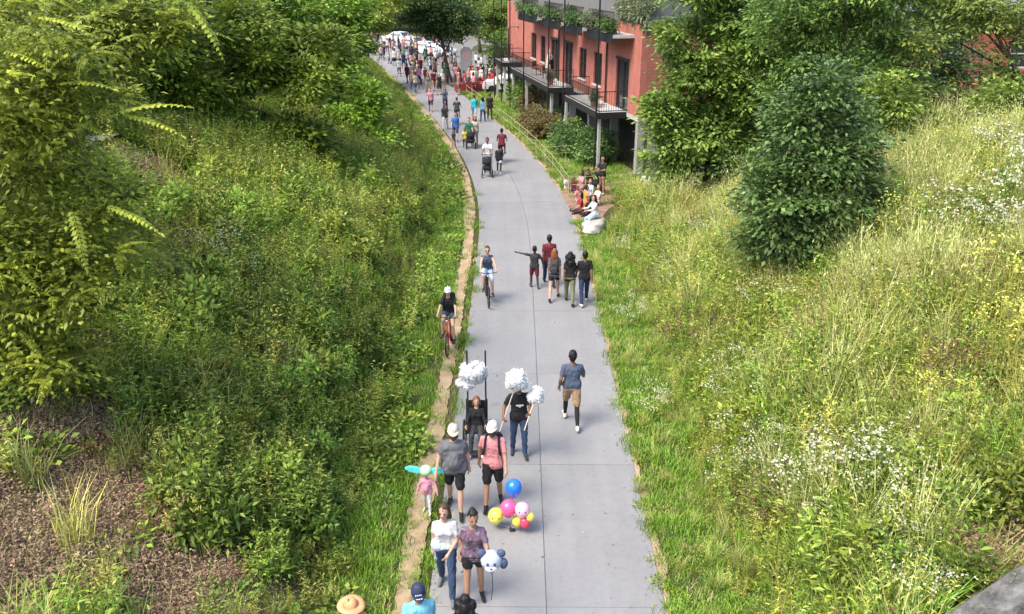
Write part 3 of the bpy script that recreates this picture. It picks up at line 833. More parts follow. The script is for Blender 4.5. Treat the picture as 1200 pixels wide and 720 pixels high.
def left_bank():
    kinds = ['turf', 'tall_grass', 'leafy_weed', 'bushy_weed', 'ground_cover', 'pale_weed', 'brown_stalk', 'litter', 'mix_grass', 'turf_dry']
    meshes, start, cnt = assemble(kinds)
    X, Y, Z, r = field(90000, -30, 0, 5, 95, 11)
    d = lateral(X, Y); l = -d - 2
    keep = (l > np.where(r.random(len(X)) < .25, -.07, .04)) & (r.random(len(X)) < np.interp(Y, [0, 12, 25, 45, 95], [1, 1, .75, .42, .22]))
    trin = np.interp(Y, [0, 14, 24, 34, 45, 60, 90], [.20, .20, .21, .20, .10, .03, .0]); trout = np.interp(Y, [0, 14, 24, 34, 45, 60, 90], [.60, .60, .60, .62, .58, .52, .45])
    keep &= ~((l > trin - .05 + .06 * wav(X, Y, 3)) & (l < trout + .06 + .08 * wav(X, Y, 2)) & (r.random(len(X)) > .06))
    inner = l < trin + .02
    keep &= ~(inner & ((r.random(len(X)) < .35) | (trin < .12)))
    X, Y, Z, d, l = X[keep], Y[keep], Z[keep], d[keep], l[keep]
    verge = 1 - sstep(1.5, 2.1, l + .3 * wav(X, Y, 1.5))
    lz = litter_zone(X, Y)
    w1, w2, w3 = .5 + .5 * wav(X, Y, .9, 1), .5 + .5 * wav(X, Y, .7, 4), .5 + .5 * wav(X, Y, 1.6, 2.5)
    n = len(X); P = np.zeros((n, len(kinds)))
    wild = (1 - verge) * (1 - lz)
    P[:, 0] = verge * 6 + .15 * wild; P[:, 9] = verge * .7 + lz * .25
    P[:, 1] = wild * (.15 + .6 * w1 ** 2); P[:, 2] = wild * (1.8 * w2 + .5); P[:, 3] = wild * (.2 + .8 * w3 ** 2); P[:, 4] = wild * .35 + verge * .3 + lz * .22
    P[:, 5] = wild * (.6 + 1.3 * (1 - w2) ** 2) + lz * .10; P[:, 6] = wild * .20 * (w1 > .6) + lz * .05; P[:, 7] = lz * 4.5 + wild * .1; P[:, 8] = wild * .18 * w1 + lz * .06
    k = choose(r, P, kinds)
    sub = (r.random(n) * cnt[k]).astype(int)
    s = r.uniform(.7, 1.25, n) * np.where(k == 0, .9, 1) * np.interp(Y, [0, 20, 40, 95], [1, 1.1, 1.25, 1.5])
    edge = np.clip((l - 1.5) / 2.2, .45, 1); s = np.where(verge > .5, s, s * edge)
    thin = (k != 7) & (lz > .6) & (r.random(n) < .35)
    ok = ~thin
    ok &= ~((l < .75) & (k != 0) & (k != 9))
    scatter('weeds', 'dense green weeds, grasses and leaf litter covering the bank below the trees', np.stack([X, Y, Z - .01], 1)[ok], start[k[ok]] + sub[ok], s[ok], meshes, 5)
def right_bank():
    kinds = ['turf', 'tall_grass', 'leafy_weed', 'bushy_weed', 'ground_cover', 'pale_weed', 'brown_stalk', 'tall_straw', 'mix_grass', 'turf_dry', 'litter']
    meshes, start, cnt = assemble(kinds)
    X, Y, Z, r = field(60000, 1, 26, 5, 44, 23)
    d = lateral(X, Y); rr = d - 2
    keep = (rr > np.where(r.random(len(X)) < .3, -.05, .12) + .06 * wav(X, Y, 3)) & (r.random(len(X)) < np.interp(Y, [0, 12, 25, 44], [1, 1, .85, .6])) & ~BUILD_CLEAR(X, Y)
    keep &= ~((Y > 37.5 + .3 * wav(X, Y, 1)) ) & ~((np.hypot(X - 3.6, Y - 36) < 1.7))
    keep &= ~((Y > 7.6 + (X - 6.3) * .30) & (Y < 9.75 + (X - 6.3) * .30) & (X > 5.6))
    X, Y, Z, d, rr = X[keep], Y[keep], Z[keep], d[keep], rr[keep]
    n = len(X); P = np.zeros((n, len(kinds)))
    verge = 1 - sstep(1.0, 1.8, rr + .3 * wav(X, Y, 1.5))
    lz = sstep(5.2, 6.4, d) * (1 - sstep(11.0, 12.2, Y + .6 * wav(X, Y, 1.3)))
    w1, w2, w3 = .5 + .5 * wav(X, Y, .9, 2), .5 + .5 * wav(X, Y, .6, 5), .5 + .5 * wav(X, Y, 1.4, 3.5)
    high = sstep(2.5, 5.5, rr) * sstep(12, 17, Y)       # drier towards the top of the bank
    wild = (1 - verge) * (1 - lz)
    P[:, 0] = verge * 3.2 + .2 * wild; P[:, 9] = verge * 2.0 + lz
    P[:, 1] = wild * (.45 * (1 - high) + .2) * (.4 + w1); P[:, 2] = wild * (.45 + 1.7 * w2 ** 2 * (1 - .35 * high)); P[:, 3] = wild * 1.1 * w3 ** 3 * (1 - .4 * high); P[:, 4] = wild * .7 * (1 - high) + verge * .6
    P[:, 5] = wild * (.45 + .8 * (1 - w2)); P[:, 6] = wild * .9 * (w3 < .25); P[:, 7] = wild * (.10 + .8 * high * w1 ** 2); P[:, 8] = wild * (.40 + .3 * high) + verge * .3; P[:, 10] = lz * 3 + .05
    k = choose(r, P, kinds)
    sub = (r.random(n) * cnt[k]).astype(int)
    s = r.uniform(.6, 1.3, n) * (.85 + .45 * w1)
    edge = np.clip((rr - .6) / 2.0, .4, 1); s = np.where((k == 0) | (k == 9), s * .95, s * edge)
    scatter('wild_meadow', 'tall pale grasses and weeds growing thickly over the sunny bank', np.stack([X, Y, Z - .01], 1), start[k] + sub, s, meshes, 6)
def lawn():
    kinds = ['turf', 'turf_dry']
    meshes, start, cnt = assemble(kinds)
    X, Y, Z, r = field(14000, -20, 12, 37, 90, 31)
    d = lateral(X, Y)
    keep = (d > 2.15) & ~(((X - BA[0]) * (-BN[0]) + (Y - BA[1]) * (-BN[1]) > .2) & (Y > 42)) & (d < 9) & ~((Y > 76))
    keep &= ~((np.hypot(X - 3.6, Y - 36) < 2.2))
    X, Y, Z = X[keep], Y[keep], Z[keep]; n = len(X)
    k = (r.random(n) < .4).astype(int)
    scatter('lawn_grass', 'short mown grass between the path and the red building', np.stack([X, Y, Z], 1), start[k] + (r.random(n) * cnt[k]).astype(int), r.uniform(.8, 1.4, n), meshes, 7)
left_bank(); right_bank(); lawn()

# ================================================================ single plants one can point at
def plant(name, kind, p, s, label, cat, group, k=None, r=rng):
    me = PROTO[kind][int(r.integers(0, len(PROTO[kind]))) if k is None else k]
    o = link(name, me, None, (p[0], p[1], p[2] - .02))
    if '%' in label:
        sz_, wh_ = plant_words(p, s, group.endswith('sunny bank')); label = label % (sz_, wh_)
    o.rotation_euler = (r.normal(0, .06), r.normal(0, .06), r.uniform(0, 6.28)); o.scale = (s * r.uniform(.9, 1.1), s * r.uniform(.9, 1.1), s * r.uniform(.9, 1.15))
    return tag(o, label, cat, group)
def plant_words(p, s, sunny):
    d = float(lateral(p[0], p[1])); e = abs(d) - 2
    size = 'tall' if s > 1.12 else 'low' if s < .82 else 'middling'
    if sunny:
        if p[1] < 14.5 and e > 4.5: where = 'close to the wing wall'
        elif np.hypot(p[0] - 7.7, p[1] - 22) < 4.2: where = 'around the small rounded tree'
        elif p[1] > 26: where = 'below the oak tree'
        elif e > 7: where = 'high on the sunny bank'
        elif e > 4: where = 'halfway up the sunny bank'
        else: where = 'low on the sunny bank near the path'
    else:
        if litter_zone(p[0] - .9, p[1] - .6) > .2: where = 'at the edge of the leaf litter'
        elif e < 4: where = 'near the dirt track'
        elif p[1] > 24: where = 'below the row of trees'
        elif e < 7: where = 'halfway up the shady bank'
        else: where = 'high on the shady bank'
    return size, where
prng = np.random.default_rng(77)
for (px, py, s) in ((985, 600, 1.5), (1020, 590, 1.4), (945, 615, 1.3), (1045, 625, 1.1), (880, 545, 1.2), (905, 530, 1.0), (860, 575, .9), (850, 470, 1.0), (870, 440, 1.1), (940, 440, 1.0), (885, 360, 1.0), (900, 372, 1.2), (820, 285, 1.1), (838, 282, 1.0), (1135, 285, 1.6), (1150, 295, 1.3), (1185, 250, 1.8), (1195, 285, 1.5), (1165, 195, 1.3), (1190, 192, 1.4), (955, 540, .9), (990, 545, 1.0), (1060, 700, .9), (1050, 690, .8), (740, 370, .8), (760, 480, .8), (925, 480, .8), (790, 340, .9), (735, 290, .8)):
    plant('white_wildflower', 'boneset', ground(px, py + 14), s * 1.12, '%s clump of flat white wildflower heads %s', 'wildflower', 'white wildflowers on the sunny bank', r=prng)
for (px, py, s) in ((248, 320, 1.3), (225, 345, 1.2), (275, 345, 1.0), (262, 300, .9)):
    plant('white_wildflower', 'boneset', ground(px, py + 8), s, '%s wispy white wildflower clump %s', 'wildflower', 'white wildflowers on the shady bank', r=prng)
for (px, py, s) in ((1040, 290, 1.4), (1160, 370, 1.5), (1172, 410, 1.2), (1198, 345, 1.3), (1085, 510, 1.1), (1130, 500, .9), (970, 545, 1.1), (1190, 460, 1.2), (805, 350, .8), (815, 352, .7), (832, 350, .7), (1000, 640, .8), (1150, 225, 1.2), (1170, 420, 1.1), (1070, 640, .8), (1120, 255, 1.0), (900, 640, .7)):
    plant('goldenrod', 'goldenrod', ground(px, py + 18), s * 1.25, '%s goldenrod with yellow plumes %s', 'goldenrod', 'goldenrod on the sunny bank', r=prng)
for (px, py, s) in ((207, 560, 1.0), (240, 600, 1.1), (262, 595, 1.0), (225, 625, .9), (300, 555, .8), (330, 580, .8)):
    plant('goldenrod', 'goldenrod', ground(px, py + 14), s, '%s goldenrod with pale yellow buds %s', 'goldenrod', 'goldenrod by the leaf litter', r=prng)
for i in range(190):
    px, py = prng.uniform(215, 500), prng.uniform(225, 720)
    p = ground(px, py)
    l = -float(lateral(p[0], p[1])) - 2
    if l < 2.3 or litter_zone(p[0], p[1]) > .4: continue
    plant('weed_shrub', 'shrub', p, float(prng.uniform(.65, 1.2)) * min(1, .4 + l / 5), '%s leafy green weed shrub %s', 'shrub', 'weed shrubs on the shady bank', r=prng)
for i in range(46):
    px, py = prng.uniform(200, 470), prng.uniform(205, 420)
    p = ground(px, py); l = -float(lateral(p[0], p[1])) - 2
    if l < 3.2 or litter_zone(p[0], p[1]) > .4: continue
    plant('thicket_shrub', 'shrub', p, float(prng.uniform(1.15, 1.7)), '%s leafy thicket shrub standing above the weeds %s', 'shrub', 'thicket shrubs on the shady bank', r=prng)
for i in range(80):
    px, py = prng.uniform(745, 1195), prng.uniform(260, 715)
    p = ground(px, py)
    if float(lateral(p[0], p[1])) - 2 < 2.0 or p[1] < 9.6: continue
    plant('weed_shrub', 'shrub', p, float(prng.uniform(.6, 1.25)), '%s leafy green weed shrub %s', 'shrub', 'weed shrubs on the sunny bank', r=prng)

for (px, py, s) in ((1110, 430, 1.1), (1105, 455, 1.2), (1120, 475, 1.0), (1095, 270, 1.2), (1080, 290, 1.1), (1105, 300, 1.0), (1100, 485, 1.0), (880, 250, .9), (1010, 385, .9)):
    plant('dock_weed', 'brown_stalk', ground(px, py + 12), s * 1.3, '%s stand of dry brown seed stalks %s', 'weed', 'brown seed stalks on the sunny bank', r=prng)
# ================================================================ trees
def crown_mesh(name, blobs, n_cl, per, leaf, mat, seed, cr=.45, asp=.5, droop=.15, fill=.55, gap=.35):
    """leaf quads in clumps spread through several lobes, with gaps"""
    r = np.random.default_rng(seed)
    vol = np.array([b[3] * b[4] * b[5] for b in blobs]) ** .7; vol /= vol.sum()
    pick = r.choice(len(blobs), n_cl * 2, p=vol)
    B = np.array(blobs)[pick]
    u = unit(r.normal(0, 1, (n_cl * 2, 3)))
    rad = r.random((n_cl * 2, 1)) ** fill
    C = B[:, :3] + u * rad * B[:, 3:6]
    g = wav(C[:, 0] * 1.6 + seed, C[:, 2] * 1.9, 1.0, seed) * .5 + wav(C[:, 1] * 1.7, C[:, 2] * 1.6 + seed, 1.1, seed + 2) * .5
    keep = g > -gap
    C, u = C[keep][:n_cl], u[keep][:n_cl]
    n = len(C) * per
    ci = np.repeat(np.arange(len(C)), per)
    crs = cr * r.uniform(.6, 1.3, len(C))[ci]
    off = r.normal(0, 1, (n, 3)) * np.array([1, 1, .38]) * crs[:, None] * .6
    pos = C[ci] + off
    ax = unit(off * 1.2 + u[ci] * .5 * cr + r.normal(0, .35, (n, 3)) * cr)
    L = leaf * r.uniform(.6, 1.35, n)
    Q = leaves(pos, ax, L, L * asp, r, sag=droop)
    ctint = r.normal(0, .2, len(C))[ci]
    t = np.clip(r.random(n) * .6 + .2 + ctint, 0, 1)
    return quads_mesh(name, Q, t, mat), C
def trunk_mesh(base_h, r0, C, seed, n_limb=22, lean=(0, 0)):
    r = np.random.default_rng(seed + 50)
    mb = MB()
    zc = np.percentile(C[:, 2], 75); mid = C[:, :2].mean(0)
    n = 7; pts = []; rad = []
    for k in range(n):
        t = k / (n - 1)
        pts.append(np.array([mid[0] * t + r.normal(0, .05) * (k > 0), mid[1] * t + r.normal(0, .05) * (k > 0), -.25 + (zc + .25) * t]))
        rad.append(r0 * (1.25 if k == 0 else 1) * (1 - .8 * t))
    mb.tube(pts, rad, 9)
    for c in C[r.integers(0, len(C), n_limb)]:
        t = np.clip((c[2] * .65) / max(zc, .1), .12, .92)
        i = t * (n - 1); a = pts[int(i)] + (pts[min(int(i) + 1, n - 1)] - pts[int(i)]) * (i - int(i))
        m = a + (c - a) * .5 + np.array([0, 0, .12 * np.linalg.norm(c - a)])
        ra = r0 * (1 - .8 * t) * .55
        mb.tube([a, m, a + (c - a) * .97], [ra, ra * .6, ra * .15], 5)
    return mb.mesh('trunk', M_BARK)
def tree(name, label, base, blobs, n_cl, per, leaf, mat, seed, r0=.16, cr=.45, asp=.5, group=None, limbs=22, **kw):
    me, C = crown_mesh('crown', blobs, n_cl, per, leaf, mat, seed, cr, asp, **kw)
    t = empty(name, tuple(base), 0, label, 'tree', group)
    link('trunk', trunk_mesh(0, r0, C, seed, limbs), t); link('crown', me, t)
    return t
# --- beside the building and on the sunny bank
b = ground(826, 240); b[2] = float(terrain(b[0], b[1]))
tree('oak_tree', 'fresh green oak tree standing at the corner of the red building', b,
     [(-.2, -.6, 3.9, 2.5, 2.0, 2.3), (-.6, -.3, 6.4, 1.8, 1.8, 2.2), (.9, 0, 6.0, 1.9, 1.9, 2.4), (-1.7, -1.0, 2.7, 1.5, 1.2, 1.6), (1.3, -.2, 2.4, 1.5, 1.4, 1.5), (.3, 0, 8.6, 2.0, 1.6, 1.8), (-1.5, -.8, 4.6, 1.4, 1.1, 1.4), (-1.3, -.6, 7.4, 1.3, 1.1, 1.2), (-1.2, -.6, 9.2, 1.5, 1.1, 1.0), (-2.5, -1.0, 4.2, .8, .8, 1.0), (-.6, -1.0, 1.5, 1.9, 1.2, .9), (1.2, -.8, 1.2, 1.6, 1.2, .9), (2.2, 0, 3.6, 1.3, 1.2, 1.8)], 860, 46, .23, ML_OAK, 41, .15, .46, gap=.12)
b = ground(936, 318); b[2] = float(terrain(b[0], b[1]))
tree('magnolia_tree', 'small dense dark green rounded tree growing out of the wildflower bank', b,
     [(0, 0, 1.9, 2.1, 1.9, 1.6), (.1, 0, 3.6, 1.5, 1.4, 1.5), (.05, 0, 5.0, .8, .75, 1.0), (0, -.4, .8, 2.0, 1.5, .7),  (-1.0, -.2, 2.3, 1.2, 1.2, 1.2), (1.1, -.1, 2.0, 1.2, 1.2, 1.1), (-.6, -.5, 1.2, 1.0, .9, .8), (.7, -.3, 3.4, .9, .9, 1.0), (-.7, 0, 4.3, .7, .8, .8)], 620, 46, .165, ML_DARK, 42, .12, .40, asp=.5, gap=.28)
tree('bank_tree', 'tall dark green broadleaf tree behind the small rounded tree', (11.6, 31.5, 2.6),
     [(0, 0, 4.0, 2.8, 2.3, 2.6), (-1.4, 0, 5.6, 2.0, 2.0, 2.2), (1.3, 0, 3.0, 2.2, 2.0, 2.2), (.5, 0, 7.0, 2.2, 2.0, 2.0)], 800, 46, .17, leafmat('deep_green_leaf', (0.031, 0.071, 0.014), (.23, .35, .07), .25, .4, .15), 43, .17, .45)
def blob(px, py, Y, rx, ry, rz, base): q = at_depth(px, py, Y) - np.asarray(base, float); return (q[0], q[1], q[2], rx, ry, rz)
ob_ = np.array([19.2, 31.0, 4.6])
tree('bank_tree', 'olive green tree hanging over the top of the wildflower bank', ob_,
     [blob(x_, y_, 31, a_, 1.2, b_, ob_) for x_, y_, a_, b_ in ((1150, 12, 1.9, 1.0), (1190, 60, 1.0, 1.2), (1195, 120, 1.0, 1.0), (1135, 135, 1.9, .75), (1082, 120, .9, 1.0), (1070, 55, .9, 1.1), (1185, 160, 1.2, .7), (1085, 165, 1.3, .7), (1240, 90, 1.4, 2.2), (1110, -20, 2.0, .8))], 560, 44, .17, leafmat('olive_leaf', (.085, .135, .025), (.33, .40, .085), .28, .45, .15), 44, .16, .40, gap=.25)
tree('bank_tree', 'light yellow green tree rising behind the oak beside the building', (14.2, 42.0, 1.4),
     [(0, 0, 6.5, 2.8, 2.5, 2.8), (-2.0, 0, 7.6, 2.2, 2.0, 2.2), (2.6, 0, 5.4, 2.2, 2.0, 2.4), (-2.6, .5, 4.0, 1.9, 1.8, 2.2), (1.0, 0, 3.0, 2.6, 2.0, 2.0)], 760, 42, .19, leafmat('spring_green_leaf', (0.056, 0.099, 0.014), (.34, .44, .07), .32, .45, .15), 45, .2, .5)
tree('bank_tree', 'thick dark tree filling the gap between the brick house and the oak', (19.5, 40.0, 2.0),
     [(0, 0, 3.4, 2.8, 2.0, 2.6), (-1.0, 0, 6.4, 3.2, 2.2, 2.6), (-4.0, 0, 4.2, 2.4, 2.0, 2.6)], 600, 40, .19, ML_DARK, 46, .2, .5)
fb = np.array([11.0, 37.0, float(terrain(11.0, 37.0))])
tree('understory_tree', 'low spreading green tree filling in between the oak and the rounded tree', fb,
     [blob(x_, y_, 36.5, a_, 1.3, b_, fb) for x_, y_, a_, b_ in ((880, 180, 1.5, 1.2), (860, 215, 1.3, .8), (1040, 150, 1.8, 1.3), (905, 110, 1.6, 1.4), (1020, 190, 1.4, .9), (900, 40, 1.8, 1.2), (960, 60, 2.0, 1.4))], 520, 44, .22, ML_OAK, 47, .14, .48, gap=.3)
fb = np.array([16.6, 28.0, float(terrain(16.6, 28.0))])
tree('understory_tree', 'bushy green thicket along the crest of the wildflower bank below the brick house', fb,
     [blob(x_, y_, 28, a_, 1.1, b_, fb) for x_, y_, a_, b_ in ((1050, 165, 1.0, .8), (1085, 160, 1.1, .8), (1125, 152, 1.1, .8), (1165, 145, 1.1, .9), (1205, 150, 1.2, 1.0), (1180, 120, 1.0, .7), (1040, 120, 1.0, .9))], 420, 44, .17, leafmat('thicket_leaf', (0.050, 0.087, 0.014), (.33, .43, .075), .3, .5, .2), 48, .12, .42, gap=.3)
# --- compound-leaved tree overhanging the shady bank close to the bridge
def frond_mesh(r, L):
    """pinnate leaf: drooping rachis with paired leaflets"""
    k = 13
    t = np.linspace(.12, 1, k)
    x = L * t; z = .22 * L * t - .55 * L * t * t
    pos = np.stack([x, 0 * x, z], 1); P = []; A = []
    for s in (-1, 1):
        P.append(pos); A.append(np.stack([.45 + 0 * x, s * np.ones(k), -.25 + 0 * x], 1))
    P.append(pos[-1:]); A.append(np.array([[1, 0, -.6]]))
    P, A = np.concatenate(P), np.concatenate(A)
    ll = .155 * L * np.concatenate([np.sin(np.pi * (.2 + .7 * t))] * 2 + [[.7]]) * 1.1
    q = leaves(P, A, ll * 1.1, ll * .52, r, sag=.25)
    w = .008
    rq = np.stack([np.stack([pos[:-1, 0], -w + 0 * x[:-1], pos[:-1, 2]], 1), np.stack([pos[1:, 0], -w + 0 * x[1:], pos[1:, 2]], 1), np.stack([pos[1:, 0], w + 0 * x[1:], pos[1:, 2]], 1), np.stack([pos[:-1, 0], w + 0 * x[:-1], pos[:-1, 2]], 1)], 1)
    return np.concatenate([q, rq])
def frond_crown(tips, per, seed, L0=.75):
    r = np.random.default_rng(seed); Q = []; T = []
    base = [frond_mesh(r, 1.0) for _ in range(4)]
    for c in tips:
        a0 = r.uniform(0, 6.28); tone = r.normal(-.05, .22)
        for k in range(per):
            a = a0 + k * 2.4; el = r.uniform(-.35, .75); L = L0 * r.uniform(.6, 1.25)
            q = base[k % 4] * L
            ce, se = math.cos(el), math.sin(el); ca, sa = math.cos(a), math.sin(a)
            R = np.array([[ca, -sa, 0], [sa, ca, 0], [0, 0, 1]]) @ np.array([[ce, 0, -se], [0, 1, 0], [se, 0, ce]])
            Q.append(q @ R.T + c + r.normal(0, .08, 3)); T.append(np.clip(r.random(len(q)) * .3 + .3 + tone + r.normal(0, .2), 0, 1))
    return np.concatenate(Q), np.concatenate(T)
def ailanthus(label, base, blobs, n, per, seed, L0, fr=()):
    r = np.random.default_rng(seed)
    vol = np.array([b_[3] * b_[4] * b_[5] for b_ in blobs]) ** .7; vol /= vol.sum()
    B = np.array(blobs)[r.choice(len(blobs), n, p=vol)]
    C = B[:, :3] + unit(r.normal(0, 1, (n, 3))) * r.random((n, 1)) ** .5 * B[:, 3:6]
    q, t = frond_crown(C[::2], per, seed, L0)
    ci = np.repeat(np.arange(n), 44); off = r.normal(0, 1, (len(ci), 3)) * np.array([.24, .24, .13])
    lq = leaves(C[ci] + off, off + r.normal(0, .12, off.shape), .115 * r.uniform(.6, 1.3, len(ci)), .06, r, sag=.2)
    q = np.concatenate([q, lq]); t = np.concatenate([t, np.clip(r.random(len(ci)) * .4 + .25 + r.normal(0, .2, n)[ci], 0, 1)])
    e = empty('sumac_tree', tuple(base), 0, label, 'tree', 'feather-leaved trees on the shady bank')
    for f_ in fr:                                  # single long sprays reaching out of the crown
        d_ = pix_dir(f_[2], f_[3]) - pix_dir(f_[0], f_[1]); a_ = at_depth(f_[0], f_[1], f_[4]) - np.asarray(base); b_ = at_depth(f_[2], f_[3], f_[4] - .35) - np.asarray(base)
        v_ = b_ - a_; Lf = np.linalg.norm(v_); ez = unit(np.array([0, 0, 1.]) - v_ * v_[2] / (Lf * Lf)); ex = v_ / Lf; ey = np.cross(ez, ex)
        fq = frond_mesh(r, 1.0); fq = fq * np.array([1, .62, .5]); fq[..., 2] += .17 * fq[..., 0]
        q = np.concatenate([q, (fq * Lf * .95) @ np.stack([ex, ey, ez]) + a_]); t = np.concatenate([t, np.clip(r.normal(.9, .08, len(fq)), 0, 1)])
    link('trunk', trunk_mesh(0, .13, C, seed, 30), e); link('crown', quads_mesh('crown', q, t, ML_AIL), e)
def rel(px, py, Y, base):
    q = at_depth(px, py, Y); return q - np.asarray(base, float)
bs = np.array([-10.2, 13.5, float(terrain(-10.2, 13.5))])
ailanthus('feathery yellow green tree leaning over the leaf litter below the bridge', bs,
          [blob(20, 60, 13.5, 1.3, 1.2, .9, bs), blob(70, 110, 14, 1.2, 1.2, .7, bs), blob(40, 260, 13.5, 1.1, 1.2, 1.1, bs), blob(90, 330, 13.2, .9, 1.0, .9, bs), blob(20, 400, 12.8, .9, 1, .8, bs), blob(140, 225, 14, .6, .8, .45, bs), blob(-60, 300, 13, 1.2, 1.2, 2.0, bs), blob(60, 200, 14, .9, 1.0, .6, bs), blob(110, 280, 13.8, .8, .9, .7, bs), blob(20, 320, 13, 1.0, 1.0, .8, bs), blob(60, 430, 12.8, .8, .8, .45, bs), blob(150, 300, 14.2, .5, .7, .5, bs), blob(10, 160, 13.2, .9, 1, .7, bs)], 420, 6, 61, .50, [(120, 140, 222, 125, 13.6), (140, 135, 215, 160, 13.6), (82, 240, 102, 318, 13.0), (120, 240, 190, 275, 13.2), (20, 385, 50, 420, 12.6), (30, 205, 75, 170, 13.2), (40, 20, 105, 40, 13.4), (60, 100, 135, 105, 13.4), (0, 60, 60, 85, 13.0), (10, 300, 45, 345, 12.6)])
bs2 = np.array([-13.5, 17.5, float(terrain(-13.5, 17.5))])
ailanthus('feathery tree with drooping fronds against the dark trees', bs2,
          [blob(90, 30, 18, 1.6, 1.4, .7, bs2), blob(10, 90, 18, 1.4, 1.4, 1.2, bs2), blob(30, 180, 18, 1.2, 1.2, .8, bs2), blob(185, 30, 18.5, .8, .9, .6, bs2), blob(120, 90, 18.3, 1.0, 1.0, .6, bs2)], 330, 6, 62, .62, [(215, -5, 263, 72, 18), (140, 20, 178, 52, 18), (45, 5, 100, 35, 18)])
fb = np.array([-12.2, 33.5, float(terrain(-12.2, 33.5))])
tree('bank_tree', 'large layered green tree sweeping down to the weeds beside the dry mound', fb,
     [blob(x_, y_, Y_, a_, 1.3, b_, fb) for x_, y_, Y_, a_, b_ in ((235, 140, 32, 1.5, 1.0), (290, 165, 32, 1.7, .9), (345, 165, 33, 1.6, .9), (275, 80, 33, 1.8, .9), (335, 95, 33, 1.7, .9), (225, 50, 32, 1.8, .9), (310, 25, 34, 2.0, .9), (215, 100, 31, 1.2, .8), (365, 55, 35, 1.6, 1.0), (255, 188, 31, 1.2, .55), (310, 200, 31.5, 1.4, .5), (365, 198, 32.5, 1.3, .55))], 800, 50, .24, ML_BANK, 171, .2, .5, gap=.05, limbs=30)
fb = np.array([-10.6, 42.5, float(terrain(-10.6, 42.5))])
tree('bank_tree', 'leafy bright green tree leaning from the bank towards the far path', fb,
     [blob(x_, y_, Y_, a_, 1.4, b_, fb) for x_, y_, Y_, a_, b_ in ((385, 110, 41, 1.7, 1.1), (405, 150, 40, 1.5, 1.2), (370, 165, 39, 1.6, 1.0), (395, 60, 43, 1.6, 1.2), (360, 20, 43, 2.0, 1.2), (425, 125, 41, 1.0, 1.2), (400, 15, 44, 1.6, 1.2), (415, 185, 39, 1.3, .7), (440, 160, 40, .8, .7))], 640, 46, .25, ML_BANK, 172, .2, .55, gap=.1, limbs=26)
fb = np.array([-18.5, 74.0, float(terrain(-18.5, 74))])
tree('bank_tree', 'yellow green tree arching over the crowded far path', fb,
     [blob(x_, y_, Y_, a_, 1.8, b_, fb) for x_, y_, Y_, a_, b_ in ((405, 22, 74, 2.4, 1.2), (430, 8, 76, 2.4, 1.2), (440, 26, 78, 1.3, .8), (390, 45, 72, 2.0, 1.2), (380, 15, 72, 2.2, 1.4), (455, -5, 78, 2.4, 1.2), (412, 55, 73, 1.0, .8))], 600, 40, .27, leafmat('lime_leaf', (.12, .18, .03), (.42, .48, .08), .35, .5, .2), 173, .2, .6, gap=.2, limbs=20)
# --- big trees along the shady bank (shared crowns, own place and size)
bank_sets = []
for i, (lm, sd_) in enumerate(((ML_BANK, 71), (ML_BANK, 72), (leafmat('bank_tree_leaf_dark', (0.028, 0.062, 0.009), (.22, .33, .04), .3, .45, .2), 73))):
    rb = np.random.default_rng(sd_)
    blobs = [(rb.normal(0, 1.3), rb.normal(0, 1.1), rb.uniform(2.0, 7.5), rb.uniform(1.5, 2.5), rb.uniform(1.5, 2.3), rb.uniform(1.0, 1.7)) for _ in range(9)]
    me, C = crown_mesh('crown', blobs, 480, 46, .25, lm, sd_, .58, .5, gap=.15)
    bank_sets.append((me, trunk_mesh(0, .2, C, sd_, 24)))
def shared_tree(name, label, p, s, k, rz, group, sets, sz=1.0):
    me, tm = sets[k % len(sets)]
    e = empty(name, tuple(p), rz, label, 'tree', group); e.scale = (s, s, s * sz)
    link('trunk', tm, e); link('crown', me, e)
    return e
BL = ('full rounded green tree in the row shading the bank', 'loose uneven green tree in the row shading the bank', 'darker leaved tree in the row shading the bank')
k = 0
for (x, y, s) in ((-13.2, 30.5, .86), (-15.8, 27, .9), (-13.6, 40, 1.0), (-11.2, 52, .95), (-16, 48, 1.1), (-14.2, 61, 1.05), (-17.5, 70, 1.1), (-19, 34, 1.1), (-20.5, 56, 1.2), (-21.5, 79, 1.2), (-24, 44, 1.2), (-18.5, 22.5, .95), (-25.5, 88, 1.25), (-27, 66, 1.3)):
    shared_tree('bank_tree', BL[k % 3], (x, y, float(terrain(x, y)) - 1.5 * s), s, k, k * 2.1, 'trees shading the bank, ' + ('fuller', 'looser', 'darker')[k % 3], bank_sets); k += 1
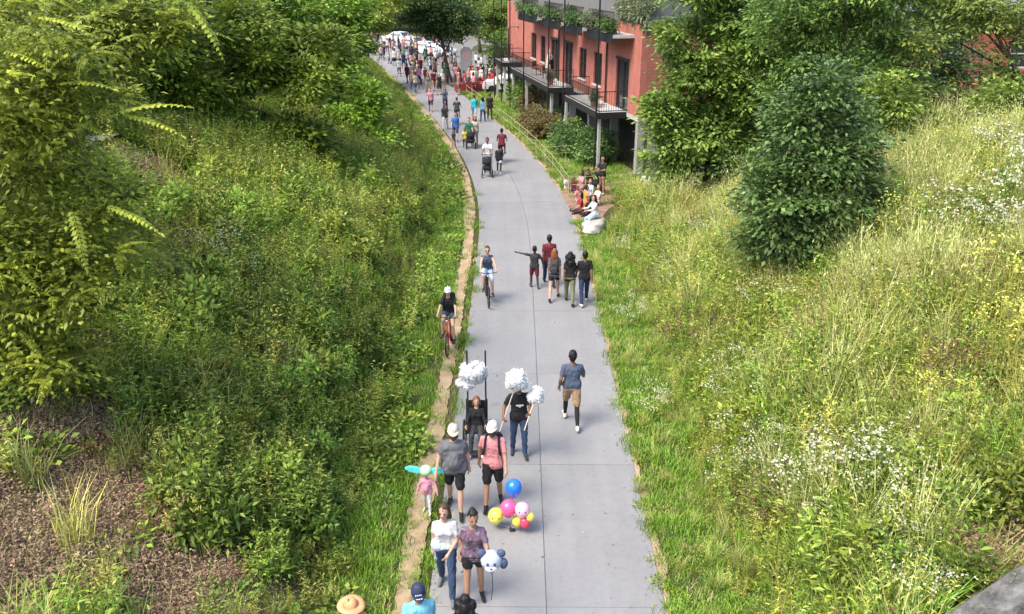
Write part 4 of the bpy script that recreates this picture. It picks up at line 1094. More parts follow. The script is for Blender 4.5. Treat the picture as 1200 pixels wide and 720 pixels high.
# --- far trees
far_sets = []
for i, (c0, c1) in enumerate((((.05, .11, .02), (.18, .28, .05)), ((.08, .14, .02), (.26, .34, .06)), ((.03, .075, .018), (.11, .18, .04)))):
    rb = np.random.default_rng(90 + i)
    blobs = [(rb.normal(0, 1.5), rb.normal(0, 1.3), rb.uniform(3.0, 9.0), rb.uniform(1.6, 2.8), rb.uniform(1.6, 2.6), rb.uniform(1.2, 2.2)) for _ in range(9)]
    me, C = crown_mesh('crown', blobs, 420, 30, .32, leafmat('far_leaf_%s' % 'abc'[i], c0, c1, .3, .5, .2), 90 + i, .65, .55, gap=.25)
    far_sets.append((me, trunk_mesh(0, .24, C, 90 + i, 18)))
k = 0
LBL = ('leafy mid green tree closing the view beyond the crowd', 'bright yellow green tree closing the view beyond the crowd', 'dark green tree closing the view beyond the crowd')
for (x, y, s, v) in ((-46, 128, 1.4, 0), (-38, 138, 1.5, 1), (-30, 146, 1.6, 1), (-22, 150, 1.5, 0), (-14, 146, 1.5, 1), (-7, 140, 1.5, 1), (0, 134, 1.5, 0), (7, 126, 1.5, 1), (14, 120, 1.4, 0), (22, 112, 1.4, 2), (-54, 118, 1.4, 1), (-60, 104, 1.4, 0), (-36, 112, 1.2, 1), (-42, 98, 1.3, 0), (28, 100, 1.3, 0), (-18, 168, 1.8, 0), (-2, 160, 1.8, 1), (16, 150, 1.8, 0), (-34, 166, 1.8, 2), (-50, 150, 1.8, 0), (30, 130, 1.8, 1)):
    shared_tree('background_tree', LBL[v], (x, y, -1.9 * s), s, v, k * 1.7, 'trees closing the view, kind %s' % ('mid green', 'yellow green', 'dark green')[v], far_sets); k += 1
p = at_z(528, 96); p[2] = 0
tree('street_tree', 'dark crowned tree with bare trunk standing in the crowd', p,
     [blob(x_, y_, p[1], a_, 1.8, b_, p) for x_, y_, a_, b_ in ((505, 22, 1.9, 1.3), (530, 12, 2.0, 1.3), (480, 22, 1.5, 1.2), (515, 36, 1.5, .8), (495, 0, 2.0, 1.3), (548, 24, 1.2, 1.2), (535, 42, .8, .6))], 420, 36, .26, leafmat('shade_tree_leaf', (.03, .07, .018), (.12, .18, .045), .28, .45, .2), 181, .2, .55, gap=.3)
p = at_z(575, 92); shared_tree('street_tree', 'small bright green tree beside the parking pavement', (p[0] + .5, p[1] + 3, 0), .72, 1, 1.4, None, far_sets)
p = at_z(597, 98); shared_tree('street_tree', 'low green tree at the far end of the red building', (p[0] + 1.2, p[1] + 2, -1.0), .70, 0, 2.9, None, far_sets)
p = at_z(560, 70); shared_tree('street_tree', 'yellow green tree behind the white round topped sign', (p[0], p[1] + 8, 0), .9, 1, 3.9, None, far_sets)
# --- hedge shrubs along the building
def dome(seed, mat):
    blobs = [(0, 0, .55, .62, .62, .5), (.3, .2, .5, .45, .45, .45), (-.3, -.1, .55, .45, .5, .45), (0, -.3, .35, .5, .4, .35)]
    return crown_mesh('hedge_shrub', blobs, 150, 22, .10, mat, seed, .16, .5, gap=.6, fill=.4)[0]
HS = [dome(120, ML_DARK), dome(121, ML_OAK), dome(122, leafmat('bronze_leaf', (.10, .075, .03), (.24, .19, .075), .25, .5, .2))]
HL = ('dark green rounded hedge shrub under the balconies', 'mid green rounded hedge shrub under the balconies', 'bronze brown rounded hedge shrub under the balconies')
hr = np.random.default_rng(9)
for i, (px, py, s, v) in enumerate(((606, 128, 1.7, 1), (617, 132, 1.6, 2), (618, 152, 1.5, 2), (628, 162, 1.5, 2), (640, 166, 1.7, 2), (652, 176, 1.6, 0), (662, 183, 1.6, 0), (672, 186, 1.5, 0), (683, 193, 1.4, 0), (640, 150, 1.4, 0), (655, 162, 1.4, 1), (690, 190, 1.5, 0), (604, 118, 1.6, 1))):
    q = at_z(px, py, 0.0)
    o = link('hedge_shrub', HS[v], None, (q[0] + .5, q[1], -.05)); o.scale = (s, s, s * hr.uniform(.9, 1.2)); o.rotation_euler[2] = hr.uniform(0, 6)
    tag(o, HL[v], 'shrub', 'hedge shrubs under the balconies, %s' % ('dark', 'mid green', 'bronze')[v])
# --- planters spilling over the upper balconies
PLM = [crown_mesh('planter_foliage', [(0, 0, .25, .7, .35, .28), (.5, 0, .2, .5, .35, .3), (-.5, 0, .1, .5, .35, .35)], 120, 22, .11, m_, 130 + i, .15, .5, gap=.6, fill=.5)[0] for i, m_ in enumerate((ML_DARK, leafmat('grey_green_leaf', (.09, .12, .06), (.25, .29, .16), .25, .5, .2)))]
for i, s in enumerate((1.9, 4.3, 7.2, 9.1, 12.0, 14.3, 18.0, 20.6)):
    q = bp(s, 1.0, F2 + .45)
    e = empty('planter_box', tuple(q), BROT, ('%s planter box from the oak corner of the red building, %s foliage' % (('first', 'second', 'third', 'fourth', 'fifth', 'sixth', 'seventh', 'eighth')[i], ('dark green', 'grey green')[i % 2])), 'planter', 'planters on the upper balconies')
    lb(MB(), -.55, .55, -.16, .0, .06, .36).build('trough', M_FRAME, e, smooth=False)
    f = link('foliage', PLM[i % 2], e, (0, -SGN * .1, .35)); f.rotation_euler[2] = (i % 3) * .3
    f.scale = ((.75, .95, .85)[i % 3], 1.1, (.9, 1.3, 1.05, 1.5)[i % 4])

# --- fallen leaves and grit blown over the concrete
def debris():
    r = np.random.default_rng(515)
    n = 2600
    y = 8 + 60 * r.random(n) ** 1.4; e = r.random(n)
    off = np.where(e < .5, -2 + np.abs(r.normal(0, .16, n)), np.where(e < .85, 2 - np.abs(r.normal(0, .16, n)), r.uniform(-2, 2, n)))
    P = np.array([path_pt(a, b) for a, b in zip(y, off)]); P[:, 2] = .036 + r.uniform(0, .006, n)
    ax = r.normal(0, 1, (n, 3)) * np.array([1, 1, .12])
    L = np.where(e > .85, .05, .035) * r.uniform(.5, 1.6, n)
    me = quads_mesh('leaf_litter', leaves(P, ax, L, L * .5, r, sag=0), r.random(n), ML_LITTER)
    tag(link('leaf_litter', me), 'bits of dry leaf and grit along the edges of the concrete path', None, None, 'stuff')
debris()
for i, s_ in enumerate((.5, 1.7, 2.9)):
    q = bp(s_, -.12, 7.36)
    e = empty('ledge_planter', tuple(q), BROT, ('first', 'second', 'third')[i] + ' ledge planter from the oak corner, grey green foliage against the grey storey', 'planter')
    lb(MB(), -.5, .5, -.18, .0, .0, .26).build('trough', M_FRAME, e, smooth=False)
    f = link('foliage', PLM[1], e, (0, -SGN * -.06, .28)); f.scale = (1.0, 1.2, 2.4 - .3 * i)
# ================================================================ people: one continuous body each
SKIN = {'fair': simple('skin_fair', (.50, .30, .215), .55, .06, 20), 'tan': simple('skin_tan', (.36, .20, .13), .55, .06, 20),
        'brown': simple('skin_brown', (.20, .10, .06), .5, .08, 20), 'dark': simple('skin_dark', (.09, .045, .03), .5, .08, 20)}
HAIR = {'black': (.012, .011, .012), 'brown': (.07, .04, .025), 'auburn': (.20, .07, .035), 'blonde': (.48, .34, .17), 'grey': (.35, .33, .31)}
HAIR = {k: simple('hair_' + k, v, .45, .35, 30, .4) for k, v in HAIR.items()}
CLOTH_COL = dict(white=(.78, .77, .75), black=(.02, .02, .022), grey=(.16, .165, .175), navy=(.03, .045, .10), denim=(.05, .085, .16), sky=(.22, .62, .74),
                 pink=(.78, .30, .30), rose=(.75, .33, .42), red=(.38, .04, .045), maroon=(.16, .02, .03), blue=(.06, .20, .55), turquoise=(.03, .50, .58),
                 green=(.05, .22, .12), olive=(.20, .21, .11), yellow=(.72, .66, .12), tan=(.40, .26, .15), slate=(.085, .11, .165), charcoal=(.055, .055, .06), purple=(.22, .10, .30), cream=(.68, .60, .48), paleblue=(.5, .62, .75), orange=(.75, .32, .10), peach=(.85, .42, .20))
def cloth(c): return simple('cloth_' + c, tuple(k * .78 for k in CLOTH_COL[c]), .85, .18, 7, .6)
def floral():
    if 'cloth_floral' in MATS: return MATS['cloth_floral']
    m, n, out = nt('cloth_floral')
    tc = N(n, 'ShaderNodeTexCoord'); v = N(n, 'ShaderNodeTexVoronoi'); v.inputs['Scale'].default_value = 22
    n.links.new(tc.outputs['Object'], v.inputs['Vector'])
    r = ramp(n, v.outputs['Color'], [(0, (.035, .032, .045)), (.4, (.17, .075, .12)), (.7, (.10, .10, .13)), (1, (.30, .25, .28))])
    p = N(n, 'ShaderNodeBsdfPrincipled'); p.inputs['Roughness'].default_value = .85
    n.links.new(r.outputs[0], p.inputs['Base Color']); n.links.new(p.outputs[0], out.inputs[0]); MATS['cloth_floral'] = m
    return m
def plaid():
    if 'cloth_plaid' in MATS: return MATS['cloth_plaid']
    m, n, out = nt('cloth_plaid')
    tc = N(n, 'ShaderNodeTexCoord'); v = N(n, 'ShaderNodeTexChecker'); v.inputs['Scale'].default_value = 14
    v.inputs['Color1'].default_value = (.06, .20, .30, 1); v.inputs['Color2'].default_value = (.18, .38, .45, 1)
    n.links.new(tc.outputs['Object'], v.inputs['Vector'])
    p = N(n, 'ShaderNodeBsdfPrincipled'); p.inputs['Roughness'].default_value = .85
    n.links.new(v.outputs[0], p.inputs['Base Color']); n.links.new(p.outputs[0], out.inputs[0]); MATS['cloth_plaid'] = m
    return m
def cmat(c): return floral() if c == 'floral' else plaid() if c == 'plaid' else cloth(c)
REG = {'skin': 0, 'top': 1, 'bottom': 2, 'shoe': 3, 'leg': 4, 'eye': 5, 'lip': 6}
def capsule(mb, a, b, r0, r1, nu=10, nc=3):
    a, b = np.asarray(a, float), np.asarray(b, float)
    d = b - a; L = np.linalg.norm(d)
    if L < 1e-5: d = np.array([0, 0, 1e-4]); L = 1e-4
    d = d / L; pts = []; rad = []
    for k in range(nc, 0, -1):
        t = math.pi / 2 * k / nc * .97; pts.append(a - d * r0 * math.sin(t)); rad.append(r0 * math.cos(t))
    pts += [a, b]; rad += [r0, r1]
    for k in range(1, nc + 1):
        t = math.pi / 2 * k / nc * .97; pts.append(b + d * r1 * math.sin(t)); rad.append(r1 * math.cos(t))
    mb.tube(pts, rad, nu)
def rotx(a): c, s = math.cos(a), math.sin(a); return np.array([[1, 0, 0], [0, c, -s], [0, s, c]])
def rotz(a): c, s = math.cos(a), math.sin(a); return np.array([[c, -s, 0], [s, c, 0], [0, 0, 1]])
def skeleton(pose, fem=False, girth=1.0, child=False):
    """joints of a 1.75 m figure that faces -Y"""
    J = {}
    D = math.radians
    lean = D(pose.get('lean', 0))
    pel = np.array([0, 0, pose.get('pelvis', .93)])
    U = rotx(lean)
    tw = rotz(D(pose.get('twist', 0)))
    up = lambda p: pel + U @ (tw @ np.asarray(p, float))
    J['pel'] = pel; J['up'] = up
    sw = .150 if fem else .172
    for s, k in ((-1, 'R'), (1, 'L')):       # facing -Y: the figure's own right is -x
        hip = pel + np.array([s * .09, 0, -.03])
        a, b = pose.get('leg' + k, (4, 6))[:2]; spread = D((pose.get('leg' + k, (4, 6)) + (3,))[2])
        a_, b_ = D(a), D(b)
        th = np.array([s * math.sin(spread), -math.sin(a_) * math.cos(spread), -math.cos(a_) * math.cos(spread)])
        sh = np.array([s * math.sin(spread) * .6, -math.sin(a_ - b_), -math.cos(a_ - b_)])
        knee = hip + th * .43; ank = knee + sh * .42
        J['hip' + k], J['knee' + k], J['ank' + k] = hip, knee, ank
        fp = D(pose.get('foot' + k, 0) + max(0, -(a - b) - 0) * .6 - (0))
        J['toe' + k] = ank + np.array([s * .025, -.19 * math.cos(fp), -.05 - .17 * math.sin(fp) + .0])
        J['heel' + k] = ank + np.array([0, .045, -.045])
        shd = up([s * sw, .005, .445])
        a, ab, e = (pose.get('arm' + k, (0, 8, 12)) + (0, 0, 0))[:3]; ins = (pose.get('arm' + k, ()) + (0, 0, 0, 0))[3] if len(pose.get('arm' + k, ())) > 3 else 0
        a_, ab_, e_ = D(a), D(ab), D(e)
        ua = np.array([s * math.sin(ab_), -math.sin(a_) * math.cos(ab_), -math.cos(a_) * math.cos(ab_)])
        ab2 = ab_ * (.4 if e > 5 else 1) - D(ins)
        fa = np.array([s * math.sin(ab2), -math.sin(a_ + e_) * math.cos(ab2), -math.cos(a_ + e_) * math.cos(ab2)])
        el = shd + ua * .29; wr = el + fa * .25
        J['sh' + k], J['el' + k], J['wr' + k], J['fa' + k] = shd, el, wr, fa
        J['hand' + k] = wr + fa * .085
    return J
def body_prims(J, o, fem, girth):
    P = []
    up = J['up']; g = girth
    def c(a, b, r0, r1, reg): P.append((np.asarray(a, float), np.asarray(b, float), r0, r1, reg))
    top, bot = o.get('top_kind', 'tee'), o.get('bottom_kind', 'pants')
    # torso rows
    rows = [(-.02, .085, .105 + (.01 if fem else 0)), (.06, .075, .103), (.14, .065 if fem else .07, .095 if fem else .102), (.22, .07, .098), (.30, .085, .105), (.38, .095 if not fem else .078, .098)]
    for z, hw, r in rows:
        c(up([-hw * g, 0, z]), up([hw * g, 0, z]), r * g, r * g, 'bottom' if z < .0 else 'top')
    shw = .10 if fem else .12
    c(up([-shw, 0, .435]), up([shw, 0, .435]), .066, .066, 'top'); c(up([-.05, .01, .475]), up([.05, .01, .475]), .045, .045, 'top')
    if g > 1.1: c(up([0, -.07, .10]), up([0, -.05, .22]), .12 * g, .11 * g, 'top')
    if fem: c(up([-.075, -.065, .31]), up([-.075, -.06, .33]), .065, .06, 'top'); c(up([.075, -.065, .31]), up([.075, -.06, .33]), .065, .06, 'top')
    c(up([0, .01, .47]), up([0, -.005, .58]), .058, .05, 'skin')
    hem = o.get('hem', .0)
    if top != 'crop':
        for z in (hem, hem - .05): c(up([-.085 * g, 0, z]), up([.085 * g, 0, z]), .115 * g, .115 * g, 'top')
    # head
    HP, HY = math.radians(o.get('head_pitch', 0)), math.radians(o.get('head_yaw', 0))
    nk = up([0, .0, .56]); HR = J['up'].__closure__ and rotz(HY) @ rotx(HP)
    hd = lambda p: nk + HR @ np.asarray(p, float)
    J['hd'], J['HR'] = hd, HR
    hs = o.get('head_scale', 1.0)
    h2 = lambda p: hd(np.asarray(p) * hs)
    J['h2'] = h2; J['hs'] = hs
    c(h2([0, -.005, .085]), h2([0, .015, .17]), .074 * hs, .086 * hs, 'skin'); c(h2([0, -.045, .035]), h2([0, -.03, .10]), .045 * hs, .062 * hs, 'skin')
    c(h2([0, -.098, .088]), h2([0, -.088, .12]), .017 * hs, .011 * hs, 'skin')
    for s in (-1, 1): c(h2([s * .083, .01, .09]), h2([s * .086, .012, .125]), .016 * hs, .018 * hs, 'skin')
    for k in 'LR':
        sh, el, wr, ha = J['sh' + k], J['el' + k], J['wr' + k], J['hand' + k]
        af = .88 if fem else 1.0
        c(sh, el, .052 * af, .043 * af, 'skin'); c(el, wr, .043 * af, .029 * af, 'skin'); c(wr, wr + (ha - wr) * .9, .03, .036, 'skin')
        if top in ('tee', 'crop'): c(sh, sh + (el - sh) * .62, .059 * af, .060 * af, 'top')
        elif top == 'long': c(sh, el, .060 * af, .054 * af, 'top'); c(el, el + (wr - el) * .95, .056 * af, .044 * af, 'top')
        elif top == 'tank': c(sh, sh + (el - sh) * .05, .056, .05, 'top')
        hp, kn, an = J['hip' + k], J['knee' + k], J['ank' + k]
        gl = .95 + .05 * g
        low = 'leg' if o.get('leggings') else 'skin'
        c(hp, kn, .086 * gl, .057, low); c(kn, kn + (an - kn) * .35, .055, .057, low); c(kn + (an - kn) * .35, an, .057, .037, low)
        if bot == 'pants': c(hp, kn, .099 * gl, .072, 'bottom'); c(kn, an + (an - kn) * -.02, .07, .056, 'bottom')
        elif bot == 'shorts': c(hp, hp + (kn - hp) * .82, .103 * gl, .088, 'bottom')
        elif bot == 'short_shorts': c(hp, hp + (kn - hp) * .40, .10 * gl, .094, 'bottom')
        elif bot == 'skirt':
            m = (J['kneeL'] + J['kneeR']) / 2; hm = J['pel'] + (m - J['pel']) * .95
            c(J['pel'], hm, .13, .15, 'bottom'); c(hp, hp + (kn - hp) * .9, .10, .10, 'bottom')
        c(J['heel' + k], J['toe' + k] + np.array([0, 0, .012]), .043, .034, 'shoe'); c(an, J['heel' + k] * .5 + an * .5, .043, .045, 'shoe')
    return P
def region_of(pts, prims):
    best = np.full(len(pts), 9.); reg = np.zeros(len(pts), int)
    for a, b, r0, r1, k in prims:
        ab = b - a; L2 = max(ab @ ab, 1e-9)
        t = np.clip((pts - a) @ ab / L2, 0, 1)
        d = np.linalg.norm(pts - (a + t[:, None] * ab), axis=1) - (r0 + (r1 - r0) * t)
        m = d < best - 1e-4; best[m] = d[m]; reg[m] = REG[k]
    return reg
def remesh(mb, vox, smooth=3, fac=.5):
    me = mb.mesh('tmp', [])
    ob = bpy.data.objects.new('tmp', me); COL.objects.link(ob)
    m = ob.modifiers.new('r', 'REMESH'); m.mode = 'VOXEL'; m.voxel_size = vox
    if smooth:
        s = ob.modifiers.new('s', 'SMOOTH'); s.iterations = smooth; s.factor = fac
    dg = bpy.context.evaluated_depsgraph_get()
    ev = ob.evaluated_get(dg)
    out = bpy.data.meshes.new_from_object(ev, depsgraph=dg)
    bpy.data.objects.remove(ob); bpy.data.meshes.remove(me)
    n = len(out.vertices); co = np.empty(n * 3, np.float32); out.vertices.foreach_get('co', co)
    f = [tuple(p.vertices) for p in out.polygons]
    bpy.data.meshes.remove(out)
    return co.reshape(-1, 3).astype(float), f
def hand_mb(mb, wr, fa, side, grip):
    """palm end plus five separate, bent fingers"""
    fa = fa / np.linalg.norm(fa)
    across = np.cross(fa, [side, 0, 0.001]); across /= np.linalg.norm(across) + 1e-9
    nrm = np.cross(across, fa)
    if nrm[0] * side > 0: nrm = -nrm                     # palm faces the body
    base = wr + fa * .085
    for i, (off, L) in enumerate(((-.030, .065), (-.010, .075), (.010, .072), (.028, .056))):
        b = base + across * off; m = b + (fa + nrm * (.35 + grip)) / np.linalg.norm(fa + nrm * (.35 + grip)) * L * .55
        t = m + (fa * (1 - grip) + nrm * (.5 + 1.2 * grip)) * L * .42
        mb.tube([b - fa * .02, m, t], [.0105, .0095, .007], 5, REG['skin'])
    b = wr + fa * .035 - across * .034; d = (fa * .8 - across * .6 + nrm * .4); d /= np.linalg.norm(d)
    mb.tube([b, b + d * .04, b + d * .04 + (fa + nrm * .4) * .025], [.013, .011, .008], 5, REG['skin'])
def figure(pose, o, vox=.02, detail=True):
    """returns mesh (materials by region), joints"""
    fem, girth = o.get('fem', False), o.get('girth', 1.0)
    J = skeleton(pose, fem, girth)
    prims = body_prims(J, o, fem, girth)
    mb = MB()
    for a, b, r0, r1, k in prims: capsule(mb, a, b, r0, r1)
    V, F = remesh(mb, vox, 3 if vox < .03 else 2)
    cen = np.array([V[list(f)].mean(0) for f in F])
    reg = region_of(cen, prims)
    vr = region_of(V, prims); wr_ = np.isin(vr, (1, 2)) * (.010 if detail else .005)      # folds in the cloth
    fold = np.sin(V[:, 2] * 31 + 9 * np.sin(V[:, 0] * 13 + o.get('girth', 1) * 5) + 4 * np.sin(V[:, 1] * 17)) * np.sin(V[:, 0] * 23 + 5 * np.sin(V[:, 2] * 11))
    V[:, 1] += wr_ * fold; V[:, 0] += wr_ * .6 * np.sin(V[:, 2] * 37 + 6 * np.sin(V[:, 1] * 15))
    out = MB(); out.v.append(V); out.n = len(V); out.f = list(F); out.m = reg.tolist(); out.t = [0.] * len(F)
    if detail:
        for k, s in (('R', -1), ('L', 1)): hand_mb(out, J['wr' + k], J['fa' + k], s, o.get('grip', .2))
        h2, hs = J['h2'], J['hs']
        for s in (-1, 1):
            out.ball(h2([s * .032, -.075, .118]), .0125 * hs, REG['eye'], 6, 4)
            out.tube([h2([s * .016, -.084, .136]), h2([s * .034, -.082, .140]), h2([s * .05, -.068, .135])], [.004, .006, .003], 4, REG['eye'])
        out.tube([h2([-.026, -.078, .056]), h2([0, -.087, .054]), h2([.026, -.078, .056])], [.004, .0085, .004], 5, REG['lip'])
    lowest = min(J['toeL'][2] - .025, J['toeR'][2] - .025, J['heelL'][2] - .043, J['heelR'][2] - .043)
    return out, J, lowest
EYE = simple('eye_dark', (.02, .015, .012), .3, .1, 5); LIP = simple('lip', (.42, .14, .12), .5, .1, 5)
def fig_mats(o):
    return [SKIN[o.get('skin', 'fair')], cmat(o.get('top', 'white')), cmat(o.get('bottom', 'denim')), cmat(o.get('shoes', 'charcoal')), cmat(o.get('leggings') or 'black'), EYE, LIP]
def hair_mb(J, style, vox=.02, rough=.006, seed=0):
    h2, hs = J['h2'], J['hs']; mb = MB()
    cap = lambda a, b, r0, r1: capsule(mb, h2(a), h2(b), r0 * hs, r1 * hs)
    cap([0, .03, .14], [0, .02, .185], .090, .085)
    cap([0, .045, .09], [0, .03, .17], .075, .088)
    if style in ('bob', 'long', 'big'):
        for s in (-1, 1): cap([s * .07, .02, .15], [s * .085, .03, .0], .04, .035)
        cap([0, .06, .12], [0, .07, -.02], .075, .07)
    if style == 'long':
        for s in (-.06, 0, .06): cap([s, .07, .05], [s * 1.3, .11, -.28], .055, .035)
    if style == 'big':
        for q in ([-.09, .03, .1], [.09, .03, .1], [0, .09, .1], [0, .04, .2], [-.08, .08, -.02], [.08, .08, -.02], [0, .10, -.1]): cap(q, [q[0], q[1], q[2] + .03], .085, .08)
    if style == 'bun': cap([0, .07, .23], [0, .07, .24], .045, .045)
    if style == 'tail': cap([0, .10, .16], [0, .15, .03], .035, .02)
    V, F = remesh(mb, vox, 1)
    r = np.random.default_rng(seed); V = V + r.normal(0, rough, V.shape)
    out = MB(); out.add(V, F); return out
def cap_mb(J, brim=True, sun=False):
    """baseball cap (crown + peak) or wide-brimmed hat"""
    h2 = J['h2']; R = J['HR']; hs = J['hs']; mb = MB()
    V = []; F = []; nu, nv = 18, 7
    for i in range(nv + 1):
        th = math.pi / 2 * i / nv
        for k in range(nu):
            ph = 2 * math.pi * k / nu
            V.append(h2([.099 * math.sin(th) * math.cos(ph), .022 + .113 * math.sin(th) * math.sin(ph), .152 + .115 * math.cos(th)]))
    for i in range(nv):
        for k in range(nu): F.append((i * nu + k, (i + 1) * nu + k, (i + 1) * nu + (k + 1) % nu, i * nu + (k + 1) % nu))
    mb.add(V, F)
    V = []; F = []; m = 12
    if sun:
        for k in range(24):
            ph = 2 * math.pi * k / 24
            for (q, z) in ((.098, .155), (.20, .142), (.20, .136), (.098, .147)): V.append(h2([q * math.cos(ph), .02 + q * 1.1 * math.sin(ph), z + .01 * math.sin(2 * ph)]))
        for k in range(24):
            for j in range(4): a = k * 4; b = ((k + 1) % 24) * 4; F.append((a + j, b + j, b + (j + 1) % 4, a + (j + 1) % 4))
    else:
        for k in range(m + 1):
            ph = math.pi + math.pi * k / m
            cxx, cyy = math.cos(ph), math.sin(ph)
            ext = .085 * max(0, -cyy) ** .7
            for (e, z) in ((0, .158), (ext, .145), (ext, .139), (0, .150)): V.append(h2([(.099 + e * .15) * cxx, .022 + (.113 + e) * cyy, z]))
        for k in range(m):
            for j in range(4): a = k * 4; b = (k + 1) * 4; F.append((a + j, b + j, b + (j + 1) % 4, a + (j + 1) % 4))
    mb.add(V, F)
    return mb
def person(label, pos, yaw, h, pose, o, group=None, vox=.02, detail=True, cat='person', seat=None, seed=0):
    """yaw 0 faces the bridge; pos is where the feet stand"""
    mb, J, low = figure(pose, o, vox, detail)
    S = h / 1.75
    z0 = -low if seat is None else seat / S - J['pel'][2]
    e = empty('person', (pos[0], pos[1], pos[2]), math.radians(yaw), label, cat, group); e.scale = (S, S, S)
    def put(ob): ob.location = (0, 0, z0); return ob
    put(mb.build('body', fig_mats(o), e, angle=0))
    if o.get('hair'):
        put(hair_mb(J, o.get('hair_style', 'short'), vox, .005 if detail else .0, seed).build('hair', HAIR[o['hair']], e, angle=0))
    if o.get('beard'):
        b = MB(); capsule(b, J['h2']([-.045, -.045, .05]), J['h2']([.045, -.045, .05]), .045, .045); capsule(b, J['h2']([0, -.065, .02]), J['h2']([0, -.06, .06]), .045, .035)
        V, F = remesh(b, vox * .8, 1); b2 = MB(); b2.add(V, F); put(b2.build('beard', HAIR[o['beard']], e, angle=0))
    if o.get('hat'):
        put(cap_mb(J, sun=o.get('hat_kind') == 'sun').build('hat', cmat(o['hat']), e, angle=0))
    if o.get('glasses'):
        g = MB()
        for s in (-1, 1): g.ball(J['h2']([s * .034, -.088, .118]), (.024, .008, .018), 0, 8, 5)
        g.tube([J['h2']([-.085, -.02, .122]), J['h2']([-.06, -.085, .122]), J['h2']([.06, -.085, .122]), J['h2']([.085, -.02, .122])], .004, 4)
        put(g.build('sunglasses', M_BLACK, e))
    e['_z0'] = 0
    M = Matrix.Translation((pos[0], pos[1], pos[2])) @ Matrix.Rotation(math.radians(yaw), 4, 'Z') @ Matrix.Scale(S, 4) @ Matrix.Translation((0, 0, z0))
    return e, (lambda p: np.array(M @ Vector([float(q) for q in p]))), J
def add_to(e_, W, mb, name, mats, **k):
    """child mesh given in world coordinates"""
    bpy.context.view_layer.update()
    o = mb.build(name, mats, None, **k); o.parent = e_; o.matrix_parent_inverse = e_.matrix_world.inverted(); return o
WALK_A = dict(legL=(22, 4), legR=(-16, 14), armL=(-18, 6, 14), armR=(20, 6, 22), lean=2)
WALK_B = dict(legL=(-18, 12), legR=(20, 5), armL=(18, 7, 20), armR=(-16, 7, 12), lean=2)
STAND = dict(legL=(3, 4, 4), legR=(-2, 3, 4), armL=(4, 8, 14), armR=(-2, 8, 10))
def foot(px, py, z=.03): return at_z(px, py, z)
def at_head(px, py, h, z=.03):
    """ground spot of someone of height h whose head top shows at the pixel"""
    q = at_z(px, py, z + h); return np.array([q[0], q[1], z])
# ================================================================ walkers on the path, nearest first
p = at_head(489, 683, 1.82)
e, W, J = person('man in light blue polo and navy cap with white lettering, walking on the dirt edge', p, 14, 1.82, WALK_A,
    dict(top='sky', bottom='navy', bottom_kind='shorts', shoes='white', skin='tan', hair='brown', hat='navy', head_pitch=14, girth=1.12, glasses=True))
lg = MB(); R_ = J['h2']
for k in range(4):                                    # white mark on the cap front
    a = R_([-.045 + .024 * k, -.093 - .002 * (1.5 - abs(k - 1.5)), .195]); lg.ball(W(a), (.012, .006, .014), 0, 6, 4)
for k in range(3): lg.ball(W(R_([-.03 + .03 * k, -.125, .156])), (.016, .010, .005), 0, 6, 4)
add_to(e, W, lg, 'cap_emblem', cloth('white'))
p = at_head(545, 699, 1.66)
person('person with big curly black hair walking close behind the blue polo', p, 176, 1.66, WALK_B, dict(top='black', bottom='charcoal', skin='brown', hair='black', hair_style='big', fem=True), seed=2)
p = at_head(411, 702, 1.74, .3)
for _ in range(8): zt_ = float(terrain(p[0], p[1])); p = at_head(411, 702, 1.74, zt_)
person('person in wide peach hat and orange shirt on the grassy bank', p, 30, 1.70, STAND, dict(top='orange', bottom='tan', skin='tan', hair='brown', hat='peach', hat_kind='sun'))

p = foot(524, 694)
e, W, J = person('woman in white blouse and rolled jeans with a pale jacket round her waist', p, -4, 1.80, dict(legL=(18, 4), legR=(-15, 11), armL=(14, 10, 40, 30), armR=(-14, 10, 14), lean=3, twist=7),
    dict(top='white', head_yaw=-12, head_pitch=4, bottom='denim', shoes='grey', skin='fair', hair='brown', hair_style='bob', fem=True, hem=.03))
jk = MB(); up = J['up']
capsule(jk, up([-.12, .0, .03]), up([.12, .02, .03]), .125, .12)
for s in (-.16, -.12): capsule(jk, up([s, .02, .0]), J['hipR'] + np.array([s * .4 - .01, .03, -.24]), .045, .04)
V_, F_ = remesh(jk, .022, 2); jk = MB(); jk.add([W(v) for v in V_], F_)
add_to(e, W, jk, 'tied_jacket', cloth('paleblue'), angle=0)

p = foot(556, 704)
e, W, J = person('woman in floral top and black shorts holding a plush bear balloon', p, 6, 1.80, dict(legL=(-4, 8), legR=(10, 4), armL=(38, 12, 62, 15), armR=(-12, 10, 14), lean=2, twist=-8),
    dict(top='floral', head_yaw=8, head_pitch=8, top_kind='tee', bottom='black', bottom_kind='short_shorts', shoes='black', skin='tan', hair='black', hair_style='bun', fem=True, grip=.6))
hand = W(J['handL'])
pb = empty('plush_bear', tuple(hand + np.array([.10, -.06, .02])), 0, 'grey and white round plush bear held by the woman in floral top', 'plush toy')
M_GRYF = simple('grey_plush', (.42, .46, .52), .9, .2, 30, .4); M_WHF = simple('white_plush', (.8, .8, .8), .9, .05, 30, .3); M_DKF = simple('slate_plush', (.07, .09, .16), .9, .2, 30)
b_ = MB(); b_.ball((0, 0, 0), (.17, .16, .165), 0, 20, 12).build('head', M_GRYF, pb, angle=0)
MB().ball((0, -.10, -.06), (.10, .08, .075), 0, 14, 9).build('muzzle', M_WHF, pb, angle=0)
for s in (-1, 1):
    MB().ball((s * .15, .0, .13), (.075, .05, .075), 0, 12, 8).build('ear', M_DKF, pb, angle=0)
    MB().ball((s * .055, -.148, .03), (.024, .016, .03), 0, 10, 6).build('eye', M_DKF, pb, angle=0)
